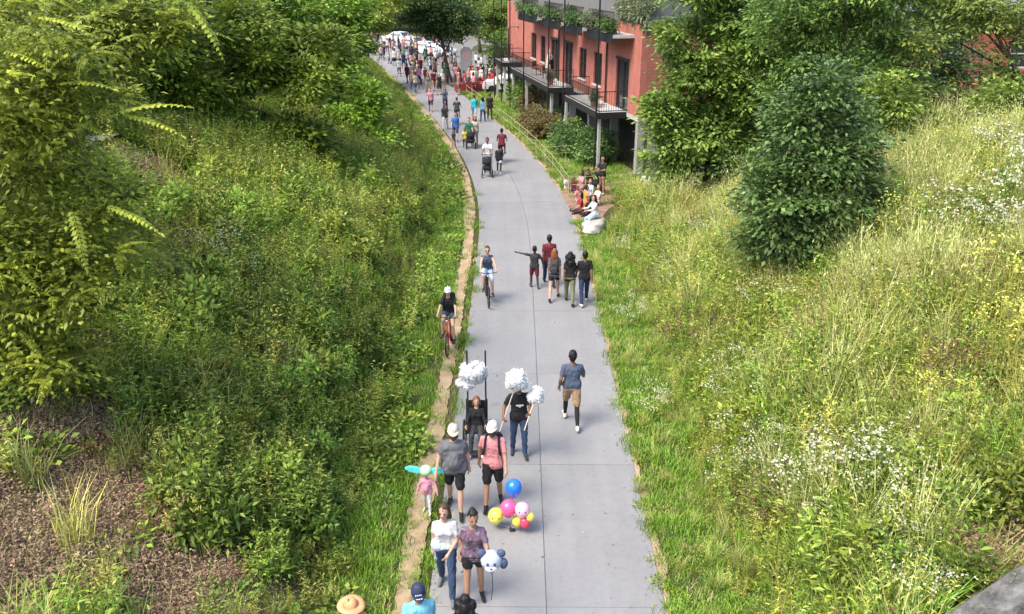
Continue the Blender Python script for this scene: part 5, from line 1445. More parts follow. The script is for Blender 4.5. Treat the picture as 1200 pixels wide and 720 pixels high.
MB().ball((0, -.178, -.03), (.022, .016, .016), 0, 8, 6).build('nose', M_DKF, pb, angle=0)
MB().ball((.19, 0, -.06), (.07, .06, .10), 0, 10, 8).build('paw', M_DKF, pb, angle=0)
MB().tube([(0, 0, -.15), (.02, .0, -.5), (-.01, 0, -.78)], .006, 5).build('ribbon', M_BLACK, pb)
bag = MB(); bag.ball((0, 0, 0), (.06, .05, .07), 0, 12, 8); bag.tube([(-.03, 0, .05), (0, 0, .14), (.03, 0, .05)], .008, 5)
o_ = bag.build('handbag', M_BLACK, None, angle=0); o_.location = tuple(hand + np.array([.10, .02, -.22])); tag(o_, 'small black handbag below the plush bear', 'bag')

p = foot(534, 598)
e, W, J = person('bearded heavy man in grey t-shirt, black shorts and pale cap', p, -4, 1.92, dict(legL=(16, 4), legR=(-12, 10), armL=(-14, 12, 16), armR=(10, 18, 18), lean=2, twist=6),
    dict(top='grey', head_yaw=10, head_pitch=6, bottom='black', bottom_kind='shorts', shoes='black', skin='fair', hair='brown', beard='brown', hat='cream', girth=1.22, glasses=True))
p = foot(501, 600)
e, W, J = person('toddler in pink shirt and white trousers under a green hat with wide turquoise flaps', p, -6, .92, dict(legL=(10, 4), legR=(-8, 6), armL=(10, 40, 20), armR=(6, 24, 10)),
    dict(top='rose', top_kind='long', bottom='white', shoes='white', skin='fair', hair='blonde', head_scale=1.5, girth=1.15))
wg = MB(); hq = J['h2']
for s in (-1, 1):
    prof = [(.09, .17), (.22, .25), (.42, .26), (.52, .21), (.42, .14), (.24, .10), (.09, .10)]
    f_ = [W(hq([s * a, -.01, b])) for a, b in prof]; k_ = [W(hq([s * a, .05, b + .01])) for a, b in prof]; n_ = len(prof)
    wg.add(f_ + k_, [tuple(range(n_)), tuple(range(2 * n_ - 1, n_ - 1, -1))] + [(i, (i + 1) % n_, n_ + (i + 1) % n_, n_ + i) for i in range(n_)])
add_to(e, W, wg, 'hat_wings', simple('turquoise_felt', (.10, .58, .56), .8, .15, 10), smooth=False)
ht = MB(); ht.ball((0, 0, 0), 1, 0, 20, 12); ht.v = [np.array([W(J['h2'](q * np.array([.15, .15, .13]) + np.array([0, .015, .18]))) for q in ht.v[0]])]
add_to(e, W, ht, 'round_hat', simple('pale_green_felt', (.42, .72, .40), .8, .15, 10), angle=0)

p = foot(578, 592)
e, W, J = person('man in pink polo, white cap and black shorts with backpack straps', p, 0, 1.88, dict(legL=(-4, 20), legR=(12, 4), armL=(20, 10, 24), armR=(-18, 12, 14), lean=2, twist=-7),
    dict(top='pink', head_yaw=-14, head_pitch=5, bottom='black', bottom_kind='shorts', shoes='black', skin='tan', hair='brown', hat='white', beard='brown'))
def backpack(J, W, label, mat, size=(.30, .17, .44), straps=True):
    up = J['up']
    e_ = empty('backpack', tuple(W(up([0, .12, .05]))), 0, label, 'backpack')
    off = np.array(e_.location)
    m_ = MB(); m_.box((0, .21, .25), size, 0, bev=.06); m_.box((0, .31, .17), (size[0] * .7, .07, size[2] * .5), 0, bev=.03)
    m_.v = [np.array([W(up(q)) - off for q in v]) for v in m_.v]; m_.build('bag', mat, e_)
    if straps:
        for s in (-1, 1):
            m_ = MB(); pts = [[s * .11, .14, .43], [s * .115, .05, .52], [s * .12, -.07, .49], [s * .13, -.115, .36], [s * .15, -.10, .20], [s * .15, .02, .10], [s * .12, .14, .08]]
            m_.tube([W(up(q)) - off for q in pts], .022, 6); m_.build('strap', mat, e_)
backpack(J, W, 'black backpack worn over the pink polo', cloth('black'))

# --- wheelchair rider under a cloud
p = foot(559, 524)
wc = empty('wheelchair', tuple(p), 0, 'black wheelchair with two tall poles carrying a cloud', 'wheelchair')
def wheel_parts(parent, c, r, w, axis='x', spokes=14, name='wheel', tm=None, rm=None):
    n = 28; t = MB()
    ring = [(c[0], c[1] + r * math.cos(2 * math.pi * k / n), c[2] + r * math.sin(2 * math.pi * k / n)) for k in range(n)]
    V = []; F = []; q = 7
    for k in range(n):
        a = 2 * math.pi * k / n
        for j in range(q):
            b = 2 * math.pi * j / q
            rr = r - w + w * math.cos(b); V.append([c[0] + w * math.sin(b), c[1] + rr * math.cos(a), c[2] + rr * math.sin(a)])
    for k in range(n):
        for j in range(q): F.append((k * q + j, ((k + 1) % n) * q + j, ((k + 1) % n) * q + (j + 1) % q, k * q + (j + 1) % q))
    t.add(V, F); wh = t.build(name, tm or M_BLACK, parent, angle=0)
    s = MB()
    for k in range(spokes):
        a = 2 * math.pi * k / spokes
        s.tube([(c[0], c[1], c[2]), (c[0], c[1] + (r - 2 * w) * math.cos(a), c[2] + (r - 2 * w) * math.sin(a))], .0035, 4)
    s.tube([(c[0] - .03, c[1], c[2]), (c[0] + .03, c[1], c[2])], .02, 8)
    s.build('spokes', rm or MATS['chrome'], wh)
    return wh
simple('chrome', (.55, .55, .56), .3, .1, 8, metal=1)
MB().box((0, .0, .48), (.44, .44, .07), 0, bev=.02).build('seat', cloth('black'), wc)
MB().box((0, .23, .78), (.44, .06, .55), 0, bev=.02).build('backrest', cloth('black'), wc)
MB().box((0, -.44, .12), (.36, .18, .03), 0, bev=.01).build('footrest', M_BLACK, wc)
fr = MB()
for s in (-1, 1):
    fr.tube([(s * .23, .25, 1.08), (s * .23, .22, .3), (s * .23, -.24, .3), (s * .2, -.40, .12)], .014, 6); fr.tube([(s * .23, .22, .7), (s * .23, -.18, .7), (s * .23, -.22, .44)], .016, 6)
fr.build('frame', M_BLACK, wc)
for s in (-1, 1):
    wheel_parts(wc, (s * .29, .12, .30), .30, .018); wheel_parts(wc, (s * .22, -.32, .09), .09, .02, spokes=5, name='caster')
    MB().tube([(s * .20, .30, .35), (s * .20, .31, 2.22)], .018, 8).build('pole', M_BLACK, wc)
person('wheelchair rider dressed in black with arms on the rests', p + np.array([0, .05, 0]), 0, 1.48, dict(pelvis=.55, legL=(84, 66, 4), legR=(84, 70, 4), armL=(26, 14, 62), armR=(26, 16, 58), lean=-6),
    dict(top='black', top_kind='long', bottom='charcoal', shoes='white', skin='fair', hair='auburn', hair_style='bob', fem=True), seat=.52)
M_COT = simple('white_cotton', (.80, .80, .80), .95, .05, 40, .8)
def cotton(seed, R, flat=(1, 1, 1), lobes=26):
    r = np.random.default_rng(seed); mb = MB()
    mb.ball((0, 0, 0), np.array(flat) * R * .8, 0, 14, 9)
    for _ in range(lobes):
        u = unit(r.normal(0, 1, 3)); c = u * R * .72 * np.array(flat); q = R * r.uniform(.24, .42); capsule(mb, c, c + np.array([0, 0, .01]), q, q, 8, 2)
    V, F = remesh(mb, R * .06, 0); V = V + r.normal(0, R * .035, V.shape)
    out = MB(); out.add(V, F)
    k_ = 1500; fi = r.integers(0, len(V), k_); nr = unit(V[fi]); ax = nr + r.normal(0, .7, (k_, 3)); L = R * .16 * r.uniform(.5, 1.4, k_)
    Q = leaves(V[fi] - nr * R * .02, ax, L, L * .35, r, sag=.0)               # loose fibres
    out.add(Q.reshape(-1, 3), [(4 * i, 4 * i + 1, 4 * i + 2, 4 * i + 3) for i in range(k_)])
    return out
o_ = cotton(1, .29, (1.2, .8, .75)).build('cotton_cloud', M_COT, None, angle=0); o_.location = (p[0] - .04, p[1] + .30, 1.72); tag(o_, 'wide fluffy white cotton cloud strung between the wheelchair poles', 'cloud prop')
o_ = cotton(6, .17, (1.6, .8, .7), 14).build('cotton_cloud', M_COT, None, angle=0); o_.location = (p[0] - .24, p[1] + .22, 1.50); tag(o_, 'small low tuft of white cotton hanging beside a wheelchair pole', 'cloud prop')

p = foot(608, 533)
e, W, J = person('man in black printed t-shirt and jeans carrying cotton clouds on sticks', p, 2, 1.82, dict(legL=(8, 4), legR=(-6, 6), armL=(40, 10, 55, 10), armR=(10, 30, 60, 10), lean=1, twist=5),
    dict(top='black', head_yaw=10, bottom='denim', shoes='charcoal', skin='brown', hair='black', grip=.8))
m_ = MB(); up = J['up']; m_.box((0, 0, 0), (.16, .012, .035), 0, bev=.005); m_.box((0, 0, -.02), (.05, .012, .05), 0, bev=.005)
m_.v = [np.array([W(up(q + np.array([0, -.128, .28]))) for q in v]) for v in m_.v]; add_to(e, W, m_, 'shirt_print', cloth('white'))
for k, (hd_, px, py, R_c, nm) in enumerate((('handR', 606, 447, .24, 'larger fluffy cotton cloud on a stick over the black t-shirt man'), ('handL', 628, 464, .19, 'smaller cotton cloud on a stick beside the black t-shirt man'))):
    hw_ = W(J[hd_]); Yp = p[1] - .18; top_ = at_depth(px, py, Yp)
    e_ = empty('cotton_cloud', tuple(hw_), 0, nm, 'cloud prop')
    d_ = top_ - hw_
    MB().tube([-d_ / np.linalg.norm(d_) * .35, d_ * .9], .012, 6).build('stick', simple('pale_wood', (.6, .48, .34), .7, .1, 8), e_)
    f_ = cotton(11 + k, R_c, (1, 1, .92)).build('cotton_ball', M_COT, e_, angle=0); f_.location = tuple(d_)

p = foot(669, 498)
e, W, J = person('man striding away in slate shirt, tan shorts over black leggings and white shoes', p, 178, 1.90, dict(legL=(26, 10), legR=(-14, 18), armL=(-26, 14, 55), armR=(20, 14, 60), lean=5),
    dict(top='slate', bottom='tan', bottom_kind='shorts', hem=.07, leggings='black', shoes='white', skin='brown', hair='black'))

# --- balloons
q = at_z(600, 622, .03)
bb = empty('balloon_bunch', tuple(q), 0, 'bunch of bright blue, pink and yellow balloons tied low over the path', 'balloons')
def balloon(c, r, col, name='balloon', rough=.18, face=False):
    mb = MB(); nu, nv = 18, 12; V = []; F = []
    for i in range(nv + 1):
        th = math.pi * i / nv
        for k in range(nu):
            ph = 2 * math.pi * k / nu; z = math.cos(th); w = math.sin(th) * (1 + .10 * z)
            V.append([w * math.cos(ph) * r, w * math.sin(ph) * r, (z * 1.12 - (.0 if z > -.8 else .12)) * r])
    for i in range(nv):
        for k in range(nu): F.append((i * nu + k, (i + 1) * nu + k, (i + 1) * nu + (k + 1) % nu, i * nu + (k + 1) % nu))
    mb.add(V, F); mb.tube([(0, 0, -1.2 * r), (0, 0, -1.3 * r)], [.012, .022], 6)
    o = mb.build(name, simple('balloon_' + '_'.join('%d' % (100 * k) for k in col), col, rough, .03, 3, spec=.6), bb, angle=0); o.location = tuple(np.array(c) - q)
    if face:
        for s in (-1, 1): MB().ball((s * r * .38, -r * .86, r * .2), (r * .12, r * .07, r * .16), 0, 8, 6).build('printed_eye', M_BLACK, o, angle=0)
    st = MB(); a = np.array(c) - q + np.array([0, 0, -1.3 * r]); st.tube([a, a * .5 + np.array([.02, .03, .02]), np.array([0, 0, .05])], .003, 4); st.build('string', M_WHITE, bb)
    return o
Yb = q[1]
for (px, py, r, col, fc) in ((602, 572, .155, (.02, .16, .72), False), (581, 605, .145, (.82, .78, .10), True), (596, 596, .155, (.85, .10, .28), False), (612, 598, .14, (.85, .45, .62), True), (606, 611, .10, (.85, .70, .08), False), (615, 612, .11, (.75, .06, .12), False), (621, 606, .08, (.85, .72, .10), False)):
    balloon(at_depth(px, py, Yb + (.08 if py < 590 else -.02 * (px - 600) * .2)), r, col, face=fc)
MB().box((0, 0, .03), (.10, .10, .06), 0, bev=.015).build('weight', M_BLACK, bb)

# ================================================================ bicycles
def bicycle(label, pos, yaw, frame_mat, group=None):
    """faces -Y at yaw 0"""
    e = empty('bicycle', tuple(pos), math.radians(yaw), label, 'bicycle', group)
    R = .34
    wheel_parts(e, (0, -.53, R), R, .024); wheel_parts(e, (0, .50, R), R, .024)
    bbk, hd, st, sd = (0, .08, .29), (0, -.38, .92), (0, .22, .82), (0, .25, .98)
    f = MB(); f.tube([bbk, st, sd], .018, 7); f.tube([bbk, (0, -.41, .72)], .022, 7); f.tube([st, hd], .018, 7); f.tube([(0, -.36, .98), (0, -.42, .68)], .022, 7)
    for s in (-1, 1):
        f.tube([bbk, (s * .05, .50, R)], .011, 5); f.tube([st, (s * .05, .50, R)], .010, 5); f.tube([(0, -.42, .68), (s * .05, -.45, .60), (s * .05, -.53, R)], .012, 5)
    f.build('frame', frame_mat, e)
    h = MB(); h.tube([(0, -.36, .98), (0, -.38, 1.06)], .014, 6); h.tube([(-.30, -.28, 1.10), (-.14, -.39, 1.08), (.14, -.39, 1.08), (.30, -.28, 1.10)], .013, 6); h.build('handlebar', M_BLACK, e)
    s_ = MB(); s_.ball((0, .29, 1.0), (.08, .13, .035), 0, 10, 6); s_.ball((0, .16, 1.0), (.035, .1, .025), 0, 8, 6); s_.build('saddle', M_BLACK, e, angle=0)
    c = MB(); c.tube([(-.07, .08, .29), (.07, .08, .29)], .018, 6); c.tube([(.075, .08, .29), (.075, .0, .14)], .011, 5); c.tube([(-.075, .08, .29), (-.075, .16, .44)], .011, 5); c.tube([(.05, .08, .29), (.058, .08, .29)], .09, 14); c.build('crank', M_BLACK, e)
    for (x, y_, z) in ((.12, .0, .14), (-.12, .16, .44)): MB().box((x, y_, z), (.09, .08, .02), 0, bev=.005).build('pedal', M_BLACK, e)
    MB().ball((0, -.44, 1.0), (.035, .03, .035), 0, 8, 6).build('headlight', M_WHITE, e, angle=0)
    return e
RIDE = dict(pelvis=1.02, lean=16, legL=(48, 50, 5), legR=(78, 84, 6), armL=(46, 14, 18, 0), armR=(46, 14, 18, 0))
RED_P = simple('red_frame_paint', (.55, .04, .06), .35, .1, 6, spec=.5)
p = foot(527, 408, .015)
bicycle('red bicycle ridden along the dirt track', p, -3, RED_P)
e, W, J = person('cyclist in black vest and denim shorts riding the red bicycle', p + np.array([0, .20, 0]), -3, 1.72, RIDE,
    dict(top='black', bottom='denim', bottom_kind='short_shorts', shoes='charcoal', skin='fair', hair='black', hat='white', fem=True, top_kind='tee', grip=.9), seat=1.04)
backpack(J, W, 'bulky black backpack on the cyclist riding the dirt track', cloth('black'), (.34, .2, .5))
p = foot(571, 353)
bicycle('dark bicycle ridden on the concrete path', p, 6, M_BLACK)
person('cyclist in grey tank top and pale shorts riding the dark bicycle', p + np.array([0, .20, 0]), 6, 1.74, RIDE,
    dict(top='slate', top_kind='tank', bottom='paleblue', bottom_kind='shorts', shoes='charcoal', skin='fair', hair='brown', hair_style='tail', fem=True, glasses=True, grip=.9), seat=1.04)

# ================================================================ family group walking away
G = 'family group walking away'
person('boy in charcoal clothes stretching one arm out sideways', foot(626, 337), 186, 1.42, dict(legL=(10, 6), legR=(-10, 10), armR=(10, 30, 10), armL=(-6, 104, 2)), dict(top='charcoal', bottom='maroon', bottom_kind='shorts', leggings='charcoal', shoes='charcoal', skin='dark', hair='black', head_scale=1.08), G)
person('man in maroon shirt ahead of the woman with a backpack', foot(643, 334), 182, 1.76, WALK_A, dict(top='maroon', bottom='navy', shoes='black', skin='brown', hair='black'), G)
e, W, J = person('woman with long auburn hair, black skirt and grey backpack', foot(649, 351), 176, 1.72, WALK_B, dict(top='grey', bottom='black', bottom_kind='short_shorts', shoes='black', skin='fair', hair='auburn', hair_style='long', fem=True), G, seed=4)
backpack(J, W, 'grey backpack on the woman with auburn hair', cloth('charcoal'), (.28, .15, .38))
person('woman with long black hair, black top and olive trousers', foot(667, 356), 172, 1.70, WALK_A, dict(top='black', bottom='olive', shoes='black', skin='brown', hair='black', hair_style='big', fem=True), G, seed=5)
person('man all in black with white shoes walking beside olive trousers', foot(684, 356), 186, 1.76, WALK_B, dict(top='black', bottom='navy', shoes='white', skin='brown', hair='black'), G)

# ================================================================ middle distance
def stroller(label, pos, yaw):
    e = empty('stroller', tuple(pos), math.radians(yaw), label, 'stroller')
    hd = MB(); V = []; F = []
    for i in range(7):
        a = math.pi * (.05 + .62 * i / 6)
        for x in (-.22, .22): V.append([x, .05 + .30 * math.cos(a) * -1, .62 + .34 * math.sin(a)])
        if i: F.append((2 * i - 2, 2 * i - 1, 2 * i + 1, 2 * i))
    hd.add(V, F); k_ = hd.build('hood', cloth('black'), e, angle=0); md = k_.modifiers.new('t', 'SOLIDIFY'); md.thickness = .02
    MB().box((0, -.02, .46), (.42, .5, .26), 0, bev=.08).build('seat', cloth('black'), e)
    f = MB()
    for s in (-1, 1): f.tube([(s * .24, .48, 1.02), (s * .24, -.28, .18)], .014, 5); f.tube([(s * .24, .30, .16), (s * .24, .02, .56)], .014, 5)
    f.tube([(-.24, .48, 1.02), (.24, .48, 1.02)], .016, 6); f.build('frame', M_BLACK, e)
    for s in (-1, 1):
        for (y_, r) in ((.30, .15), (-.30, .12)): wheel_parts(e, (s * .26, y_, r), r, .025, spokes=6)
    return e
p = foot(571, 207); p2 = p + np.array([0, .75, 0])
stroller('black hooded stroller pushed by the man in white', p, 0)
person('man in white t-shirt pushing a black stroller', p2, 0, 1.82, dict(legL=(12, 4), legR=(-12, 8), armL=(34, 10, 30), armR=(34, 10, 30)), dict(top='white', bottom='charcoal', shoes='black', skin='brown', hair='black', grip=.8), vox=.025)
p = foot(585, 204)
person('jogger in black and white passing the stroller', p, 174, 1.5, dict(legL=(24, 20), legR=(-14, 30), armL=(-16, 10, 70), armR=(20, 10, 70), lean=6), dict(top='black', bottom='white', bottom_kind='short_shorts', shoes='white', skin='brown', hair='black', leggings='black'), vox=.025)
p = foot(588, 190); bicycle('dark bicycle ridden away by the rider in maroon', p, 178, M_BLACK)
person('cyclist in maroon shirt riding away beside the yellow rail', p + np.array([0, -.2, 0]), 178, 1.78, RIDE, dict(top='maroon', bottom='charcoal', bottom_kind='shorts', shoes='black', skin='brown', hair='black'), vox=.025, seat=1.04)
MID = [(534, 166, 1.78, 0, 'blue', 'denim', 'adult in bright blue t-shirt behind a small child', 0), (532, 173, 1.02, 0, 'navy', 'tan', 'small child in navy walking before the blue t-shirt', 1), (545, 174, 1.18, 0, 'yellow', 'charcoal', 'child in yellow top beside the double stroller', 0),
       (550, 172, 1.72, 0, 'green', 'black', 'adult in dark green shirt next to the yellow top child', 1), (557, 171, 1.74, 0, 'cream', 'grey', 'adult in cream shirt pushing a double stroller', 0), (522, 152, 1.72, 0, 'charcoal', 'white', 'person in charcoal top and white trousers on the path', 1),
       (556, 142, 1.80, 178, 'turquoise', 'paleblue', 'person in bright turquoise shirt by the yellow rail', 0), (566, 143, 1.70, 176, 'plaid', 'navy', 'person in teal plaid shirt next to the turquoise shirt', 1), (574, 140, 1.78, 170, 'black', 'charcoal', 'tall person in black at the end of the yellow rail', 2),
       (505, 131, 1.70, 0, 'rose', 'charcoal', 'person in rose top and dark trousers in mid path', 0), (522, 130, 1.74, 4, 'slate', 'navy', 'person in slate shirt and navy trousers in mid path', 1)]
POSES = [WALK_A, WALK_B, STAND]
for i, (px, py, h, yw, tp, bt, lab, ps) in enumerate(MID):
    person(lab, foot(px, py), yw, h, POSES[ps], dict(top=tp, bottom=bt, bottom_kind='pants' if i % 3 else 'shorts', skin=('fair', 'tan', 'brown')[i % 3], hair=('brown', 'black')[i % 2], shoes='charcoal', fem=i % 3 == 1, hair_style='bob' if i % 3 == 1 else 'short', head_scale=1.25 if h < 1.2 else 1), vox=.03, detail=False)
p = foot(552, 174); stroller('dark double stroller beside the child in yellow', p, 0)
p = foot(536, 146); bicycle('dark bicycle ridden towards the crowd', p, 182, M_BLACK)
person('cyclist in charcoal riding towards the crowd', p + np.array([0, -.2, 0]), 182, 1.75, RIDE, dict(top='charcoal', bottom='black', bottom_kind='shorts', shoes='black', skin='fair', hair='brown'), vox=.03, detail=False, seat=1.04)

# ================================================================ picnickers by the building
SIT = dict(pelvis=.14, legL=(70, 118, 10), legR=(64, 110, 12), armL=(30, 14, 40), armR=(24, 16, 30), lean=-4)
SITX = dict(pelvis=.13, legL=(78, 40, 14), legR=(84, 70, 22), armL=(20, 14, 50), armR=(26, 16, 40), lean=6)
PIC = [(664, 222, 1.25, 40, SIT, 'white', 'tan', 'child in white sitting on the bare earth', 'brown', 'tan'), (682, 222, 1.72, -60, SITX, 'rose', 'rose', 'woman in rose dress sitting on the bare earth', 'black', 'brown'), (690, 219, 1.6, 50, SIT, 'black', 'navy', 'person in black sitting behind the rose dress', 'black', 'brown'),
       (692, 232, 1.68, -40, SITX, 'paleblue', 'denim', 'person in pale blue shirt sitting in the middle of the picnic', 'brown', 'fair'), (677, 235, 1.2, 30, SIT, 'pink', 'white', 'child in pink sitting in the middle of the picnic', 'black', 'brown'), (700, 240, 1.7, -60, SIT, 'cream', 'tan', 'person in cream top sitting behind the flat boulder', 'brown', 'fair'), (686, 240, 1.66, 100, SITX, 'orange', 'denim', 'person in orange top sitting with back to the path', 'black', 'tan'),
       (681, 249, 1.70, -80, SITX, 'red', 'charcoal', 'person in red top stretching legs towards the path', 'black', 'tan'), (672, 224, 1.3, -20, SIT, 'maroon', 'navy', 'child in maroon sitting beside the rose dress', 'black', 'brown'), (689, 252, 1.5, -70, SIT, 'black', 'black', 'person in black sitting between red top and white shirt', 'black', 'brown')]
for i, (px, py, h, yw, ps, tp, bt, lab, hr_, sk) in enumerate(PIC):
    q_ = at_z(px, py, .03)
    person(lab, q_, yw, h, ps, dict(top=tp, bottom=bt, skin=sk, hair=hr_, shoes='charcoal', fem=i % 2 == 1, hair_style='bob' if i % 2 else 'short'), 'picnickers on the bare earth', vox=.025, seat=.15 * h / 1.75)
p = foot(705, 228)
person('person in black top and tan shorts standing by the picnic', p, -50, 1.78, dict(legL=(3, 4), legR=(-2, 3), armL=(30, 14, 70, 20), armR=(34, 14, 70, 20)), dict(top='black', bottom='tan', bottom_kind='short_shorts', skin='tan', hair='black', shoes='white', glasses=True), vox=.025)
p = foot(697, 226); stroller('empty dark stroller parked beside the picnic', p, 60)
# pale boulder with a sitter
def rock(name, label, pos, size, seed, rz=0.0, mat=None, group=None):
    r = np.random.default_rng(seed); mb = MB(); mb.ball((0, 0, 0), 1, 0, 20, 12)
    V = mb.v[0]; u = unit(V)
    d = sum(.16 * np.abs(np.sin((u @ unit(r.normal(0, 1, 3))) * r.uniform(2, 4.5) + r.uniform(0, 6))) for _ in range(5))
    V = u * (.62 + d[:, None] * .75); V[:, 2] = np.clip(V[:, 2], -.6, .62); mb.v = [V * np.array(size)]
    o = mb.build(name, mat or simple('pale_limestone', (.36, .34, .30), .9, .25, 5, .6), None, angle=30); o.location = tuple(pos); o.rotation_euler[2] = rz
    return tag(o, label, 'rock', group)
q_ = at_z(696, 272, .0)
rock('boulder', 'long pale flat boulder at the edge of the path', (q_[0], q_[1] + .2, .14), (.44, .95, .36), 5, -.35)
person('person in white shirt and pale jeans sitting on the flat boulder', np.array([q_[0] + .12, q_[1] + .75, .03]), -62, 1.70, dict(pelvis=.5, legL=(72, 76, 6), legR=(64, 60, 8), armL=(40, 10, 50, 10), armR=(36, 14, 56, 10), lean=12), dict(top='white', top_kind='long', bottom='paleblue', skin='fair', hair='black', hair_style='long', fem=True, shoes='black'), vox=.025, seat=.54)
for i, (px, py, s) in enumerate(((768, 222, .45), (784, 221, .5), (802, 222, .55), (815, 222, .5))):
    q_ = ground(px, py); rock('boulder', 'pale boulder in the low row under the oak tree', (q_[0], q_[1], q_[2] + .1), (s * 1.2, s, s * .8), 20 + i, i * 1.3, group='boulders under the oak')
q_ = ground(756, 226)
person('person in white sitting at the end of the boulder row', np.array([q_[0], q_[1], q_[2] + .03]), -30, 1.6, SIT, dict(top='white', bottom='cream', skin='tan', hair='black', shoes='white'), vox=.03, detail=False, seat=.3)

# ================================================================ yellow rail along the lawn
M_YEL = simple('faded_yellow_rope', (.40, .385, .20), .7, .15, 6)
def rail(label, pts, group=None):
    e = empty('rail_fence', (pts[0][0], pts[0][1], 0), 0, label, 'fence', group)
    o0 = np.array([pts[0][0], pts[0][1], 0])
    for q in pts: MB().tube([np.array([q[0], q[1], -.15]) - o0, np.array([q[0], q[1], .86]) - o0], .020, 6).build('post', M_YEL, e)
    for z in (.80, .42):
        for a, b in zip(pts[:-1], pts[1:]):
            A_, B_ = np.array([a[0], a[1], z]) - o0, np.array([b[0], b[1], z]) - o0
            MB().tube([A_, (A_ + B_) / 2 - np.array([0, 0, .03]), B_], .012, 5).build('rail', M_YEL, e)
ys_ = np.arange(39.2, 74, 2.35)
rail('long faded yellow post and rope rail between the path and the lawn', [path_pt(y_, 2.35) for y_ in ys_])
pe = path_pt(39.2, 2.35)
rail('short yellow rope rail turning from the path towards the building', [path_pt(46.2, 2.42), path_pt(46.4, 3.6), path_pt(46.6, 4.8)])
rail('yellow rope rail screening the picnic from the building', [pe + np.array([.1, .05, 0]), pe + np.array([1.6, .35, 0]), pe + np.array([3.0, .7, 0])])

# ================================================================ cars and event clutter
def car(label, pos, yaw, col, group=None):
    e = empty('parked_car', tuple(pos), math.radians(yaw), label, 'car', group)
    prof = [(-2.15, .32), (-2.2, .62), (-2.05, .82), (-1.2, .93), (-.55, 1.40), (.75, 1.45), (1.55, .98), (2.1, .92), (2.2, .6), (2.15, .32)]
    mb = MB(); n = len(prof); V = []
    for k, (w, zs) in enumerate(((-.86, 0), (-.84, 1), (.84, 1), (.86, 0))):
        for (x, z) in prof:
            ww = w * (.80 if z > 1.2 else 1.0); V.append([ww, x, z])
    F = [tuple(range(n)), tuple(3 * n + k for k in range(n - 1, -1, -1))]
    for j in range(3):
        for k in range(n): F.append((j * n + k, j * n + (k + 1) % n, (j + 1) * n + (k + 1) % n, (j + 1) * n + k))
    mb.add(V, F); mb.build('body', simple('car_paint_' + label.split()[0], col, .25, .05, 3, spec=.6, metal=.2), e, smooth=False)
    g = MB()
    for s in (-1, 1):
        q = [(-.95, .98), (-.5, 1.33), (.70, 1.38), (1.3, 1.0)]
        g.add([[s * (.865 if z < 1.1 else .705), x, z] for x, z in q], [(0, 1, 2, 3) if s > 0 else (3, 2, 1, 0)])
    g.add([[-.78, -1.17, .97], [.78, -1.17, .97], [.64, -.58, 1.385], [-.64, -.58, 1.385]], [(0, 1, 2, 3)]); g.add([[-.74, 1.50, 1.03], [.74, 1.50, 1.03], [.64, .80, 1.425], [-.64, .80, 1.425]], [(3, 2, 1, 0)])
    g.build('windows', M_GLASS, e, smooth=False)
    for s in (-1, 1):
        for y_ in (-1.35, 1.35): MB().tube([(s * .68, y_, .32), (s * .885, y_, .32)], .32, 16).build('wheel', M_BLACK, e)
        MB().box((s * .6, -2.16, .68), (.35, .1, .14), 0, bev=.03).build('headlight', M_WHITE, e)
        MB().box((s * .65, 2.16, .72), (.28, .1, .14), 0, bev=.03).build('taillight', simple('tail_red', (.35, .02, .02), .3, .05, 4), e)
for (px, py, yw, col, lab) in ((500, 63, 60, (.72, .72, .72), 'silver white car parked beyond the crowd beside the dark tree'), (514, 66, 60, (.66, .68, .70), 'pale silver car parked behind the street tree'), (484, 57, 55, (.55, .56, .58), 'grey car parked at the end of the row beyond the crowd'), (470, 50, 50, (.72, .73, .75), 'white car half hidden by hanging branches beyond the crowd'), (507, 55, 60, (.05, .05, .06), 'black car parked in the second row beyond the crowd'), (597, 108, 82, (.74, .73, .72), 'white car parked at the lawn edge by the red tables')):
    q_ = at_z(px, py, .03); car(lab, q_, yw, col)
# round-topped white sign
q_ = at_z(547, 96, .02); sg = empty('event_sign', tuple(q_), 0, 'tall white round topped sign with a pinkish disc', 'sign')
V_ = []; pr_ = [(-.55, .4), (-.55, 2.6)] + [(-.55 * math.cos(math.pi * k / 10), 2.6 + .5 * math.sin(math.pi * k / 10)) for k in range(1, 10)] + [(.55, 2.6), (.55, .4)]
n_ = len(pr_); b_ = MB(); b_.add([[x, -.05, z] for x, z in pr_] + [[x, .05, z] for x, z in pr_], [tuple(range(n_ - 1, -1, -1)), tuple(range(n_, 2 * n_))] + [(i, (i + 1) % n_, n_ + (i + 1) % n_, n_ + i) for i in range(n_)])
b_.build('panel', M_WHITE, sg, smooth=False)
b_ = MB(); b_.tube([(0, -.054, 2.35), (0, -.062, 2.35)], .42, 20); b_.build('printed_disc', simple('faded_pink', (.70, .42, .36), .7, .1, 5), sg)
for s in (-1, 1): MB().box((s * .45, 0, .2), (.08, .08, .44)).build('leg', M_BLACK, sg, smooth=False)
